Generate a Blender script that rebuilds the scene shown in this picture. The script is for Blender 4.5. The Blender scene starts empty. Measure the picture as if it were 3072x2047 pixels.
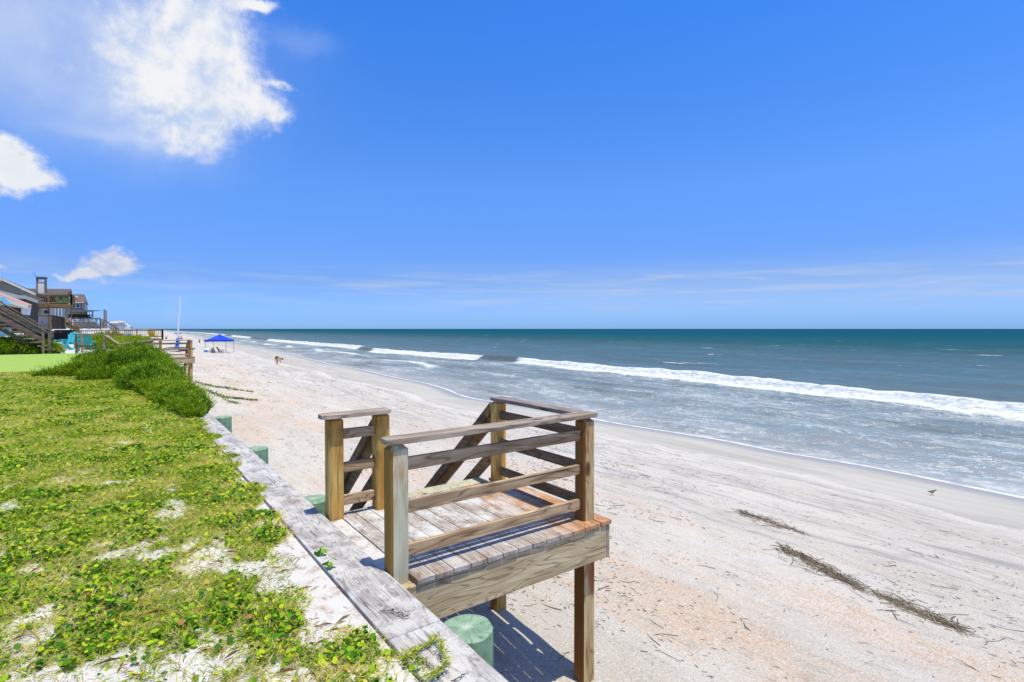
import bpy, math, random
import numpy as np
from mathutils import Vector, Matrix
random.seed(7); rng = np.random.default_rng(7)
scn = bpy.context.scene
R = math.radians
# ------------------------------------------------------------------ camera, sky, sun
CAM_Z = 1.78
F, CX, CY = 1596.0, 1536.0, 1023.5
PITCH = math.atan((CY-987)/F); YAW = R(36.7)
cam = bpy.data.cameras.new('camera'); cam.lens = 18.703; cam.sensor_width = 36; cam.clip_end = 120000; cam.clip_start = .05
co = bpy.data.objects.new('camera', cam); scn.collection.objects.link(co)
co.location = (0, 0, CAM_Z); co.rotation_euler = (math.pi/2-PITCH, 0, -YAW); scn.camera = co
FW = Vector((math.sin(YAW)*math.cos(PITCH), math.cos(YAW)*math.cos(PITCH), -math.sin(PITCH)))
RT = Vector((math.cos(YAW), -math.sin(YAW), 0)); UP = RT.cross(FW)
def ray(x, y): return FW + RT*((x-CX)/F) - UP*((y-CY)/F)
def atz(x, y, z):
    d = ray(x, y); t = (z-CAM_Z)/d.z; return Vector((d.x*t, d.y*t, z))
def atv(x, y, v):
    d = ray(x, y); t = v/d.y; return Vector((d.x*t, v, CAM_Z+d.z*t))
def azel(x, y):
    d = ray(x, y); return math.degrees(math.atan2(d.x, d.y)), math.degrees(math.atan2(d.z, math.hypot(d.x, d.y)))

SUN = Vector((.08, -.255, 1)).normalized()
sl = bpy.data.lights.new('sun', 'SUN'); sl.energy = 4.2; sl.angle = R(.53); sl.color = (1, .94, .79)
so = bpy.data.objects.new('sun', sl); scn.collection.objects.link(so)
so.rotation_euler = (-SUN).to_track_quat('-Z', 'Y').to_euler()
w = bpy.data.worlds.new('World'); scn.world = w; w.use_nodes = True
scn.view_settings.view_transform = 'Standard'; scn.view_settings.look = 'None'; scn.view_settings.exposure = 0.12; scn.view_settings.gamma = 1

class NT:
    """small helper for node trees"""
    def __init__(s, nt): s.nt = nt; s.N = nt.nodes; s.L = nt.links
    def new(s, t, **k):
        n = s.N.new(t)
        for a, b in k.items(): setattr(n, a, b)
        return n
    def put(s, sock, v):
        if v is None: return
        if isinstance(v, bpy.types.NodeSocket): s.L.new(v, sock)
        elif isinstance(v, (tuple, list)) and sock.type == 'RGBA' and len(v) == 3: sock.default_value = (*v, 1)
        else: sock.default_value = v
    def m(s, op, a, b=None, c=None, clamp=False):
        n = s.new('ShaderNodeMath', operation=op, use_clamp=clamp)
        for i, v in enumerate((a, b, c)): s.put(n.inputs[i], v)
        return n.outputs[0]
    def vm(s, op, a, b=None, out=0):
        n = s.new('ShaderNodeVectorMath', operation=op); s.put(n.inputs[0], a)
        if b is not None: s.put(n.inputs[1], b)
        return n.outputs[out]
    def rng(s, v, a, b, c=0., d=1., smooth=True):
        n = s.new('ShaderNodeMapRange', interpolation_type='SMOOTHSTEP' if smooth else 'LINEAR')
        for i, q in enumerate((v, a, b, c, d)): s.put(n.inputs[i], q)
        return n.outputs[0]
    def noise(s, vec, scale=1., detail=3., rough=.5, dist=0., out=0):
        n = s.new('ShaderNodeTexNoise'); s.put(n.inputs['Vector'], vec); n.inputs['Scale'].default_value = scale
        n.inputs['Detail'].default_value = detail; n.inputs['Roughness'].default_value = rough; n.inputs['Distortion'].default_value = dist
        return n.outputs[out]
    def voro(s, vec, scale=1., feature='F1', out=0, rand=1.):
        n = s.new('ShaderNodeTexVoronoi', feature=feature); s.put(n.inputs['Vector'], vec); n.inputs['Scale'].default_value = scale
        n.inputs['Randomness'].default_value = rand
        return n.outputs[out]
    def mix(s, f, a, b, mode='MIX'):
        n = s.new('ShaderNodeMix', data_type='RGBA', blend_type=mode); n.clamp_factor = True
        s.put(n.inputs[0], f); s.put(n.inputs[6], a); s.put(n.inputs[7], b); return n.outputs[2]
    def map(s, vec, sc=(1, 1, 1), loc=(0, 0, 0), rot=(0, 0, 0)):
        n = s.new('ShaderNodeMapping'); s.put(n.inputs[0], vec); n.inputs[1].default_value = loc; n.inputs[2].default_value = rot; n.inputs[3].default_value = sc
        return n.outputs[0]
    def attr(s, name, out=2):
        n = s.new('ShaderNodeAttribute', attribute_name=name); return n.outputs[out]
    def ramp(s, f, stops, interp='LINEAR'):
        n = s.new('ShaderNodeValToRGB'); cr = n.color_ramp; cr.interpolation = interp
        while len(cr.elements) < len(stops): cr.elements.new(.5)
        for e, (p, c) in zip(cr.elements, stops): e.position = p; e.color = (*c, 1) if len(c) == 3 else c
        s.put(n.inputs[0], f); return n.outputs[0]
    def vm_x(s):
        g = s.new('ShaderNodeNewGeometry'); q = s.new('ShaderNodeSeparateXYZ'); s.L.new(g.outputs['True Normal'], q.inputs[0]); return q.outputs[0]
    def comb(s, x, y, z):
        n = s.new('ShaderNodeCombineXYZ')
        for i, v in enumerate((x, y, z)): s.put(n.inputs[i], v)
        return n.outputs[0]
    def bump(s, h, strength=.3, dist=.01, normal=None):
        n = s.new('ShaderNodeBump'); s.put(n.inputs['Height'], h); n.inputs['Strength'].default_value = strength; n.inputs['Distance'].default_value = dist
        if normal is not None: s.L.new(normal, n.inputs['Normal'])
        return n.outputs[0]

def srgb(r, g, b):
    f = lambda c: (c/255/12.92) if c/255 <= .04045 else ((c/255+.055)/1.055)**2.4
    return (f(r), f(g), f(b))

# world: Nishita sky + clouds laid out by compass direction
def world():
    t = NT(w.node_tree); t.N.clear()
    out = t.new('ShaderNodeOutputWorld'); bg = t.new('ShaderNodeBackground'); t.L.new(bg.outputs[0], out.inputs[0])
    sky = t.new('ShaderNodeTexSky', sky_type='NISHITA'); sky.sun_disc = False
    sky.sun_elevation = math.asin(SUN.z); sky.sun_rotation = math.atan2(SUN.x, SUN.y)
    sky.air_density = 1.0; sky.dust_density = .35; sky.ozone_density = 3.2; sky.altitude = 0
    tc = t.new('ShaderNodeTexCoord').outputs['Generated']
    sx = t.new('ShaderNodeSeparateXYZ'); t.L.new(tc, sx.inputs[0]); x, y, z = sx.outputs
    az = t.m('MULTIPLY', t.m('ARCTAN2', x, y), 57.2958)
    el = t.m('MULTIPLY', t.m('ARCSINE', z), 57.2958)
    base = t.comb(t.m('MULTIPLY', az, .1), t.m('MULTIPLY', el, .1), 0.)
    n1 = t.noise(base, 1.3, 6, .58, .2); n2 = t.noise(t.vm('ADD', base, (7.3, 3.1, 1.7)), 1.6, 6, .6)
    nf = t.noise(t.vm('ADD', base, (2.3, 9.1, 4.7)), 5., 8, .62, .3)
    nff = t.noise(t.vm('ADD', base, (5.3, 2.1, 6.7)), 17., 6, .6, .2)
    soft = t.noise(t.vm('ADD', base, (4.3, 1.1, 8.7)), .9, 3, .5)
    waz = t.m('ADD', az, t.m('MULTIPLY', t.m('SUBTRACT', n1, .5), 5.5)); wel = t.m('ADD', el, t.m('MULTIPLY', t.m('SUBTRACT', n2, .5), 4.5))
    def blobs(lst, a=waz, e=wel):
        tot = None
        for (px, py, rx, ry, wt) in lst:
            A, E = azel(px, py); kx = .0301; rx *= kx*.93; ry *= kx*.9
            dx = t.m('DIVIDE', t.m('SUBTRACT', a, A), rx); dy = t.m('DIVIDE', t.m('SUBTRACT', e, E), ry)
            q = t.m('ADD', t.m('MULTIPLY', dx, dx), t.m('MULTIPLY', dy, dy))
            g = t.m('MULTIPLY', t.m('EXPONENT', t.m('MULTIPLY', q, -1.)), wt)
            tot = g if tot is None else t.m('ADD', tot, g)
        return tot
    core = blobs([(640, 100, 120, 120, .85), (560, 40, 190, 110, .55), (600, 270, 190, 90, .75), (720, 310, 110, 70, .85), (820, 345, 60, 26, .6), (860, 268, 50, 11, .55), (560, 420, 120, 70, .62),
                  (640, 400, 50, 26, .4), (480, 280, 190, 150, .48), (420, 120, 200, 110, .42), (540, 470, 70, 30, .35), (730, -5, 60, 24, 1.), (790, 6, 45, 20, .9), (715, 180, 70, 60, .3)])
    cd = t.m('ADD', core, t.m('ADD', t.m('ADD', t.m('MULTIPLY', t.m('SUBTRACT', nf, .5), .9), t.m('MULTIPLY', t.m('SUBTRACT', n1, .5), .9)), t.m('MULTIPLY', t.m('SUBTRACT', nff, .5), .4)))
    cmask = t.m('MULTIPLY', t.rng(cd, .16, 1.06), t.rng(core, .03, .22))
    c2 = blobs([(10, 500, 85, 62, 1.2), (90, 535, 62, 28, .9), (0, 440, 50, 36, .7)])
    cm2 = t.m('MULTIPLY', t.rng(c2, .04, .3), t.rng(t.m('ADD', c2, t.m('ADD', t.m('MULTIPLY', t.m('SUBTRACT', nf, .5), 2.4), t.m('MULTIPLY', t.m('SUBTRACT', nff, .5), .7))), .15, 1.25))
    small = blobs([(330, 790, 62, 34, 1.), (290, 800, 60, 28, .8), (250, 822, 70, 13, .8), (200, 830, 50, 9, .6), (370, 772, 40, 24, .7), (400, 815, 50, 34, .4), (18, 790, 36, 18, .7), (15, 828, 40, 14, .5), (300, 850, 36, 14, .5)])
    smask = t.m('MULTIPLY', t.rng(small, .04, .3), t.rng(t.m('ADD', small, t.m('ADD', t.m('MULTIPLY', t.m('SUBTRACT', nf, .5), 1.1), t.m('MULTIPLY', t.m('SUBTRACT', nff, .5), .6))), .34, 1.15))
    veil = blobs([(250, 110, 400, 150, .60), (120, 280, 300, 170, .34), (430, 260, 210, 150, .45), (490, 420, 150, 90, .38), (0, 50, 260, 200, .22), (900, 130, 80, 36, .26), (420, 60, 200, 90, .3), (330, 410, 190, 24, .2)])
    vm_ = t.m('MULTIPLY', t.m('MINIMUM', veil, .85), t.rng(t.m('ADD', t.m('MULTIPLY', soft, .6), t.m('MULTIPLY', n1, .4)), .25, .72, .45, 1.))
    # thin bands low over the sea and faint low cumulus on the land side
    bn = t.noise(t.comb(t.m('MULTIPLY', az, .055), t.m('MULTIPLY', el, .75), 3.), 1.6, 6, .6, .4)
    lowm = t.m('MULTIPLY', t.rng(el, 1.2, 3.4), t.rng(el, 7.2, 4.4))
    bands = t.m('MULTIPLY', t.m('MULTIPLY', t.rng(bn, .42, .75), lowm), t.rng(az, 5., 45., .35, .85))
    lown = t.m('MULTIPLY', t.m('MULTIPLY', t.rng(n2, .46, .72), t.m('MULTIPLY', t.rng(el, 0., 1.5), t.rng(el, 7., 3.))), t.rng(az, 22., 4., 0., .32))
    hs = t.new('ShaderNodeHueSaturation'); t.L.new(sky.outputs[0], hs.inputs['Color']); hs.inputs['Hue'].default_value = .508; hs.inputs['Saturation'].default_value = 1.12; hs.inputs['Value'].default_value = 1.0
    c = hs.outputs[0]
    c = t.mix(t.rng(el, 30., 0., 0., 1.), c, t.mix(1., c, (.86, .93, 1.06), 'MULTIPLY'))
    c = t.mix(1., c, t.ramp(t.m('DIVIDE', el, 90.), [(.0067, (.224, .386, .8026)), (.0544, (.2596, .3502, .5613)), (.158, (.3667, .5505, .7393)), (.33, (.235, .60, .95)), (.39, (.24, .60, .95)), (.62, (.76, .70, .58))]), 'MULTIPLY'); c = t.vm('SCALE', c); c.node.inputs[3].default_value = 2.   # clear marine blue low down, whitish tint added overhead, out of view, to neutralise ambient
    K = 7.0
    white = (K*1.02, K*1.03, K*1.06); grey = (K*.74, K*.86, K*1.06)
    nfs = t.noise(t.vm('ADD', base, (2.3+.035, 9.1-.05, 4.7)), 5., 8, .62, .3); n1s = t.noise(t.vm('ADD', base, (.08, -.12, 0)), 1.3, 6, .58, .2)
    relief = t.m('ADD', t.m('MULTIPLY', t.m('SUBTRACT', nf, nfs), .75), t.m('MULTIPLY', t.m('SUBTRACT', n1, n1s), 2.6))
    hz = t.m('MULTIPLY', t.m('MULTIPLY', t.rng(el, .2, 3.), t.rng(el, 8., 4.)), t.rng(az, 12., 50., 0., .34)); c = t.mix(hz, c, (K*.55, K*.72, K*1.0))
    c = t.mix(vm_, c, grey)
    c = t.mix(t.m('ADD', bands, lown), c, (K*.55, K*.68, K*.95))
    shade = t.rng(t.m('ADD', t.m('SUBTRACT', relief, t.m('MULTIPLY', t.m('SUBTRACT', soft, .5), .6)), t.m('MULTIPLY', cd, .22)), -.30, .48)
    c = t.mix(cmask, c, t.mix(shade, (K*.60, K*.74, K*1.0), white))
    c = t.mix(cm2, c, t.mix(t.rng(cd, -.2, .3), (K*.9, K*.95, K*1.03), white))
    c = t.mix(smask, c, t.mix(t.rng(nf, .35, .6), (K*.55, K*.66, K*.92), (K*.8, K*.84, K*.95)))
    t.L.new(c, bg.inputs[0]); bg.inputs[1].default_value = .115
world()

# ------------------------------------------------------------------ object helpers
COL = scn.collection
def tag(o, label=None, cat=None, group=None, kind=None):
    if label: o['label'] = label
    if cat: o['category'] = cat
    if group: o['group'] = group
    if kind: o['kind'] = kind
    return o
def thing(name, label, cat, loc=(0, 0, 0), group=None, rz=0):
    o = bpy.data.objects.new(name, None); COL.objects.link(o); o.location = loc; o.rotation_euler = (0, 0, rz); o.empty_display_size = .2
    return tag(o, label, cat, group)
def copy_tree(o, parent=None):
    c = o.copy(); COL.objects.link(c); c.parent = parent
    for ch in list(o.children): copy_tree(ch, c)
    return c
class MB:
    def __init__(s): s.v = []; s.f = []; s.r = []
    def add(s, vs, fs, rnd=None):
        b = len(s.v); s.v += [tuple(p) for p in vs]; s.f += [tuple(i+b for i in f) for f in fs]
        rr = random.random() if rnd is None else rnd; s.r += [rr]*len(fs); return s
    def box(s, x0, x1, y0, y1, z0, z1, rnd=None):
        v = [(x, y, z) for z in (z0, z1) for y in (y0, y1) for x in (x0, x1)]
        return s.add(v, [(0, 2, 3, 1), (4, 5, 7, 6), (0, 1, 5, 4), (2, 6, 7, 3), (0, 4, 6, 2), (1, 3, 7, 5)], rnd)
    def beam(s, p, q, wd, h, side=None, rnd=None):
        """bar p->q, wd across (horizontal side), h in the third direction"""
        p, q = Vector(p), Vector(q); d = (q-p).normalized()
        sd = Vector(side) if side else d.cross(Vector((0, 0, 1)))
        if sd.length < 1e-5: sd = Vector((1, 0, 0))
        sd = (sd-d*sd.dot(d)).normalized(); u = sd.cross(d).normalized()
        v = [c+sd*a*wd/2+u*b*h/2 for c in (p, q) for b in (-1, 1) for a in (-1, 1)]
        return s.add(v, [(0, 2, 3, 1), (4, 5, 7, 6), (0, 1, 5, 4), (2, 6, 7, 3), (0, 4, 6, 2), (1, 3, 7, 5)], rnd)
    def tube(s, p, q, r0, r1=None, n=8, cap=True, rnd=None):
        p, q = Vector(p), Vector(q); r1 = r0 if r1 is None else r1; d = (q-p).normalized()
        a = d.orthogonal().normalized(); b = d.cross(a)
        v = [c+(a*math.cos(k*2*math.pi/n)+b*math.sin(k*2*math.pi/n))*r for c, r in ((p, r0), (q, r1)) for k in range(n)]
        f = [(k, (k+1) % n, n+(k+1) % n, n+k) for k in range(n)]
        if cap: f += [tuple(range(n-1, -1, -1)), tuple(range(n, 2*n))]
        return s.add(v, f, rnd)
    def path(s, pts, r, n=5, rnd=None):
        rr = random.random() if rnd is None else rnd
        for a, b in zip(pts[:-1], pts[1:]): s.tube(a, b, r, r, n, True, rr)
        return s
    def prism(s, poly, axis, a, b, rnd=None):
        """poly: 2D outline; axis 0/1/2 extruded from a to b"""
        n = len(poly)
        def pt(q, t):
            return (t, q[0], q[1]) if axis == 0 else (q[0], t, q[1]) if axis == 1 else (q[0], q[1], t)
        v = [pt(q, a) for q in poly]+[pt(q, b) for q in poly]
        return s.add(v, [tuple(range(n-1, -1, -1)), tuple(range(n, 2*n))]+[(k, (k+1) % n, n+(k+1) % n, n+k) for k in range(n)], rnd)
    def build(s, name, mat, parent=None, bevel=0., smooth=False, label=None):
        me = bpy.data.meshes.new(name); off = Vector(parent_world(parent))
        me.from_pydata([tuple(Vector(p)-off) for p in s.v], [], s.f)
        at = me.attributes.new('rnd', 'FLOAT', 'FACE'); at.data.foreach_set('value', s.r)
        me.materials.append(mat)
        if smooth: me.polygons.foreach_set('use_smooth', [True]*len(me.polygons))
        import bmesh
        bm = bmesh.new(); bm.from_mesh(me); bmesh.ops.recalc_face_normals(bm, faces=bm.faces); bm.to_mesh(me); bm.free()
        o = bpy.data.objects.new(name, me); COL.objects.link(o)
        if parent: o.parent = parent
        if bevel:
            md = o.modifiers.new('bevel', 'BEVEL'); md.width = bevel; md.segments = 2; md.limit_method = 'ANGLE'
        if label: o['label'] = label
        return o
def parent_world(p):
    l = Vector((0, 0, 0))
    while p is not None: l += p.location; p = p.parent
    return l
def fast_mesh(name, V, faces_flat, loop_tot, mat, attrs=None, smooth=False, pt_attrs=None):
    me = bpy.data.meshes.new(name); V = np.asarray(V, dtype=np.float32)
    me.vertices.add(len(V)); me.vertices.foreach_set('co', V.ravel())
    fl = np.asarray(faces_flat, dtype=np.int32); lt = np.asarray(loop_tot, dtype=np.int32)
    me.loops.add(len(fl)); me.loops.foreach_set('vertex_index', fl)
    me.polygons.add(len(lt)); me.polygons.foreach_set('loop_start', np.concatenate(([0], np.cumsum(lt)[:-1])).astype(np.int32))
    me.update(calc_edges=True)
    for k, v in (attrs or {}).items():
        a = me.attributes.new(k, 'FLOAT', 'FACE'); a.data.foreach_set('value', np.asarray(v, dtype=np.float32))
    for k, v in (pt_attrs or {}).items():
        a = me.attributes.new(k, 'FLOAT', 'POINT'); a.data.foreach_set('value', np.asarray(v, dtype=np.float32))
    me.materials.append(mat)
    me.polygons.foreach_set('use_smooth', np.full(len(lt), smooth))
    o = bpy.data.objects.new(name, me); COL.objects.link(o); return o
def grid_mesh(name, us, vs, Z, mat, pt_attrs=None, U=None):
    nu, nv = len(us), len(vs)
    if U is None: U = np.tile(us, (nv, 1))
    Vv = np.repeat(np.asarray(vs)[:, None], nu, 1)
    V = np.stack([U, Vv, Z], -1).reshape(-1, 3)
    i = np.arange(nv-1)[:, None]*nu+np.arange(nu-1)[None, :]
    q = np.stack([i, i+1, i+nu+1, i+nu], -1).reshape(-1)
    return fast_mesh(name, V, q, np.full((nv-1)*(nu-1), 4), mat, None, True, {k: a.ravel() for k, a in (pt_attrs or {}).items()})

# ------------------------------------------------------------------ materials
def mat(name):
    m = bpy.data.materials.new(name); m.use_nodes = True; t = NT(m.node_tree); bs = t.N['Principled BSDF']; return m, t, bs
def plain(name, col, rough=.6, var=.12, spec=.3, scale=6.):
    m, t, b = mat(name); pos = t.new('ShaderNodeNewGeometry').outputs['Position']
    n = t.noise(pos, scale, 4, .6); r = t.attr('rnd')
    k = t.m('ADD', t.m('MULTIPLY', n, var*2), t.m('MULTIPLY', r, var)); k = t.m('ADD', k, 1-var*1.5)
    c = t.vm('SCALE', (*col,), None); c.node.inputs[3].default_value = 1.; t.L.new(k, c.node.inputs[3])
    t.L.new(c, b.inputs['Base Color']); b.inputs['Roughness'].default_value = rough; b.inputs['Specular IOR Level'].default_value = spec
    return m
def wood(name, axis, light, dark, line, stain=None, stain_amt=(.5, .7), sand=None, ring=9., lw=.5, rough=.75, fiber=.25, inland_tint=None):
    """weathered lumber; axis = grain direction (0 u, 1 v, 2 z)"""
    m, t, b = mat(name); pos = t.new('ShaderNodeTexCoord').outputs['Object']
    rnd = t.attr('rnd'); off = t.vm('SCALE', (7.3, 11.9, 5.1)); t.L.new(t.m('MULTIPLY', rnd, 9.), off.node.inputs[3])
    p = t.vm('ADD', pos, off)
    sc = [7., 7., 7.]; sc[axis] = .75
    g = t.noise(t.map(p, sc), 1., 2, .45, .35)
    sk = [3.2, 3.2, 3.2]; sk[axis] = 1.3
    kd = t.voro(t.map(p, sk), 1.); kn = t.m('EXPONENT', t.m('MULTIPLY', t.m('MULTIPLY', kd, kd), -26.)); g = t.m('ADD', g, t.m('MULTIPLY', kn, .28))
    tri = t.m('ABSOLUTE', t.m('SUBTRACT', t.m('FRACT', t.m('MULTIPLY', g, ring)), .5))
    lines = t.m('MULTIPLY', t.rng(tri, .30, .5), lw)
    sf = [150., 150., 150.]; sf[axis] = 3.
    fib = t.noise(t.map(p, sf), 1., 3, .6)
    sb = [9., 9., 9.]; sb[axis] = 1.6
    big = t.noise(t.map(p, sb), 1., 4, .6)
    sd = [2.5, 2.5, 2.5]; sd[axis] = .9
    big2 = t.noise(t.vm('ADD', t.map(p, sd), (3.1, 4.1, 9.)), 1., 3, .55)
    c = t.mix(t.rng(big, .32, .68), light, dark)
    if stain: c = t.mix(t.m('MULTIPLY', t.rng(t.m('ADD', t.m('MULTIPLY', big2, .7), t.m('MULTIPLY', big, .3)), *stain_amt), .9), c, stain)
    c = t.mix(t.m('MULTIPLY', lines, 1.15, None), c, line)
    c = t.mix(t.m('MULTIPLY', t.rng(t.noise(t.vm('ADD', t.map(p, sb), (5.5, 1.2, 7.7)), .55, 3, .6), .52, .68), .45), c, tuple(x*.62 for x in dark))
    c = t.mix(t.m('MULTIPLY', t.rng(fib, .5, .72), fiber), c, line)
    # checks and nail marks
    ck = [60., 60., 60.]; ck[axis] = .8
    crack = t.rng(t.noise(t.map(p, ck), 1., 1, .5), .70, .74)
    c = t.mix(t.m('MULTIPLY', crack, .8), c, tuple(x*.18 for x in line))
    c = t.mix(1., c, t.ramp(rnd, [(0, (.86, .86, .86)), (1, (1.08, 1.08, 1.08))]), 'MULTIPLY')
    c = t.mix(t.m('MULTIPLY', t.rng(kd, .13, .07), .85), c, tuple(x*.45 for x in line)); 
    if inland_tint: c = t.mix(t.m('MULTIPLY', t.rng(t.vm_x(), -.3, -.7), t.rng(big2, .2, .55, .55, .95)), c, inland_tint)  # faces turned inland are mixed towards a given darker tone
    if sand:
        s1 = t.noise(pos, 5.5, 6, .7); s2 = t.noise(pos, 60, 3, .7)
        sm = t.rng(t.m('ADD', s1, t.m('MULTIPLY', s2, .35)), sand[0], sand[1])
        c = t.mix(t.m('MULTIPLY', sm, sand[2]), c, (.62, .60, .56))
    t.L.new(c, b.inputs['Base Color']); b.inputs['Roughness'].default_value = rough; b.inputs['Specular IOR Level'].default_value = .25
    h = t.m('SUBTRACT', t.m('ADD', t.m('MULTIPLY', fib, .5), big), t.m('ADD', t.m('MULTIPLY', lines, .5), t.m('MULTIPLY', crack, 2.)))
    t.L.new(t.bump(h, .45, .004), b.inputs['Normal'])
    return m
RAIL_C = (srgb(206, 178, 142), srgb(158, 128, 94), srgb(80, 56, 38))
M = {}
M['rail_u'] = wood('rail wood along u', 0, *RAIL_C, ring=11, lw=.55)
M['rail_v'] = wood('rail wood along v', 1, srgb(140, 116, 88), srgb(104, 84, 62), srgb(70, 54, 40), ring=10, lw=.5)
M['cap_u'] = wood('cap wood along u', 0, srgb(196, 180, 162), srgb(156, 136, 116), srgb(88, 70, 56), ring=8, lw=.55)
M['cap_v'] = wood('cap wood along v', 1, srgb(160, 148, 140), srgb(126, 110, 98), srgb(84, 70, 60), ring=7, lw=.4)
M['post'] = wood('treated post', 2, srgb(226, 188, 110), srgb(190, 136, 60), srgb(100, 60, 22), stain=srgb(150, 86, 36), stain_amt=(.56, .7), ring=6, lw=.4)
M['post_pale'] = wood('pale green post', 2, srgb(210, 206, 182), srgb(186, 180, 150), srgb(128, 118, 84), stain=srgb(170, 112, 44), stain_amt=(.54, .66), ring=5, lw=.35, fiber=.4, inland_tint=srgb(156, 112, 36))
M['post_grey'] = wood('weathered post', 2, srgb(206, 186, 140), srgb(172, 142, 96), srgb(96, 68, 40), stain=srgb(158, 84, 34), stain_amt=(.5, .64), ring=6, lw=.45, inland_tint=srgb(128, 84, 32))
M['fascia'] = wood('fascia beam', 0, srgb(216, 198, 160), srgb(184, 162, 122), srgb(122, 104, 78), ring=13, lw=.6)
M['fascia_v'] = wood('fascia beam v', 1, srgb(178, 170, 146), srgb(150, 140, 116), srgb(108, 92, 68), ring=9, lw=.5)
M['stair'] = wood('stair wood', 1, srgb(160, 130, 88), srgb(128, 98, 60), srgb(84, 58, 34), ring=8, lw=.5)
M['bulk'] = wood('bulkhead cap', 1, srgb(206, 202, 198), srgb(168, 162, 158), srgb(104, 96, 92), stain=srgb(170, 142, 122), stain_amt=(.60, .74), sand=(.62, .80, .7), ring=10, lw=.6, fiber=.45)
M['bulk_in'] = wood('bulkhead inner board', 1, srgb(196, 188, 178), srgb(166, 150, 134), srgb(120, 104, 88), stain=srgb(160, 124, 98), stain_amt=(.44, .60), sand=(.50, .70, .95), ring=10, lw=.4)
M['far_wood'] = wood('brown deck wood', 0, srgb(158, 130, 92), srgb(124, 98, 66), srgb(76, 56, 36), ring=6, lw=.3)
M['far_wood_z'] = wood('brown deck post wood', 2, srgb(156, 128, 88), srgb(122, 96, 64), srgb(76, 56, 36), ring=6, lw=.3)
M['grey_wood'] = wood('grey stair wood', 0, srgb(142, 126, 108), srgb(112, 98, 82), srgb(76, 62, 50), ring=6, lw=.3)

def deck_boards_mat():
    m, t, b = mat('deck boards'); pos = t.new('ShaderNodeTexCoord').outputs['Object']
    rnd = t.attr('rnd'); off = t.vm('SCALE', (7.3, 11.9, 5.1)); t.L.new(t.m('MULTIPLY', rnd, 9.), off.node.inputs[3]); p = t.vm('ADD', pos, off)
    g = t.noise(t.map(p, (8, .8, 8)), 1., 2, .45, .4)
    tri = t.m('ABSOLUTE', t.m('SUBTRACT', t.m('FRACT', t.m('MULTIPLY', g, 8.)), .5)); lines = t.rng(tri, .3, .5)
    fib = t.noise(t.map(p, (140, 3, 140)), 1., 3, .6); big = t.noise(t.map(p, (9, 1.6, 9)), 1., 4, .6); sp = t.noise(pos, 2.2, 5, .65); fine = t.noise(pos, 45, 4, .7)
    c = t.mix(t.rng(big, .35, .66), (.46, .42, .38), (.32, .26, .21))
    c = t.mix(t.m('MULTIPLY', t.rng(big, .60, .74), .75), c, srgb(150, 104, 66))
    sx = t.new('ShaderNodeSeparateXYZ'); t.L.new(pos, sx.inputs[0])
    om = t.rng(t.m('ADD', sx.outputs[0], t.m('MULTIPLY', t.m('SUBTRACT', sp, .5), 1.6)), 1.15, 1.95)     # golden-brown worn end towards the sea
    c = t.mix(t.m('MULTIPLY', om, .85), c, t.mix(big, srgb(214, 160, 104), srgb(168, 104, 48)))
    c = t.mix(t.m('MULTIPLY', lines, .5), c, srgb(104, 80, 62)); c = t.mix(t.m('MULTIPLY', t.rng(fib, .5, .7), .25), c, srgb(112, 92, 76))
    fu = t.m('ABSOLUTE', t.m('SUBTRACT', t.m('ABSOLUTE', t.m('SUBTRACT', t.m('FRACT', t.m('DIVIDE', t.m('SUBTRACT', sx.outputs[0], .092), .1508)), .5)), .27))
    fv = t.m('ABSOLUTE', t.m('SUBTRACT', t.m('FRACT', t.m('ADD', t.m('DIVIDE', sx.outputs[1], .42), .40)), .5))
    scr = t.m('MULTIPLY', t.rng(fu, .045, .02), t.rng(fv, .016, .007)); c = t.mix(t.m('MULTIPLY', scr, .9), c, (.07, .05, .04))
    c = t.mix(t.m('MULTIPLY', t.m('MULTIPLY', t.rng(fu, .12, .0), t.rng(fv, .10, .0)), .35), c, srgb(120, 74, 44))
    sm = t.rng(t.m('ADD', t.noise(t.map(pos, (3.6, 2.2, 3)), 1., 6, .72), t.m('MULTIPLY', fine, .4)), .64, .80)
    sm = t.m('MULTIPLY', sm, t.rng(sx.outputs[0], 2.1, 1.2, .35, 1.)); sm = t.m('MULTIPLY', sm, t.rng(sx.outputs[1], .12, .5, .3, 1.))
    c = t.mix(t.m('MULTIPLY', sm, .85), c, (.66, .65, .62))
    t.L.new(c, b.inputs['Base Color']); b.inputs['Roughness'].default_value = .8; b.inputs['Specular IOR Level'].default_value = .2
    h = t.m('ADD', t.m('SUBTRACT', t.m('ADD', t.m('MULTIPLY', fib, .5), big), t.m('MULTIPLY', lines, .5)), sm)
    t.L.new(t.bump(h, .45, .004), b.inputs['Normal']); return m
M['boards'] = deck_boards_mat()

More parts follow.
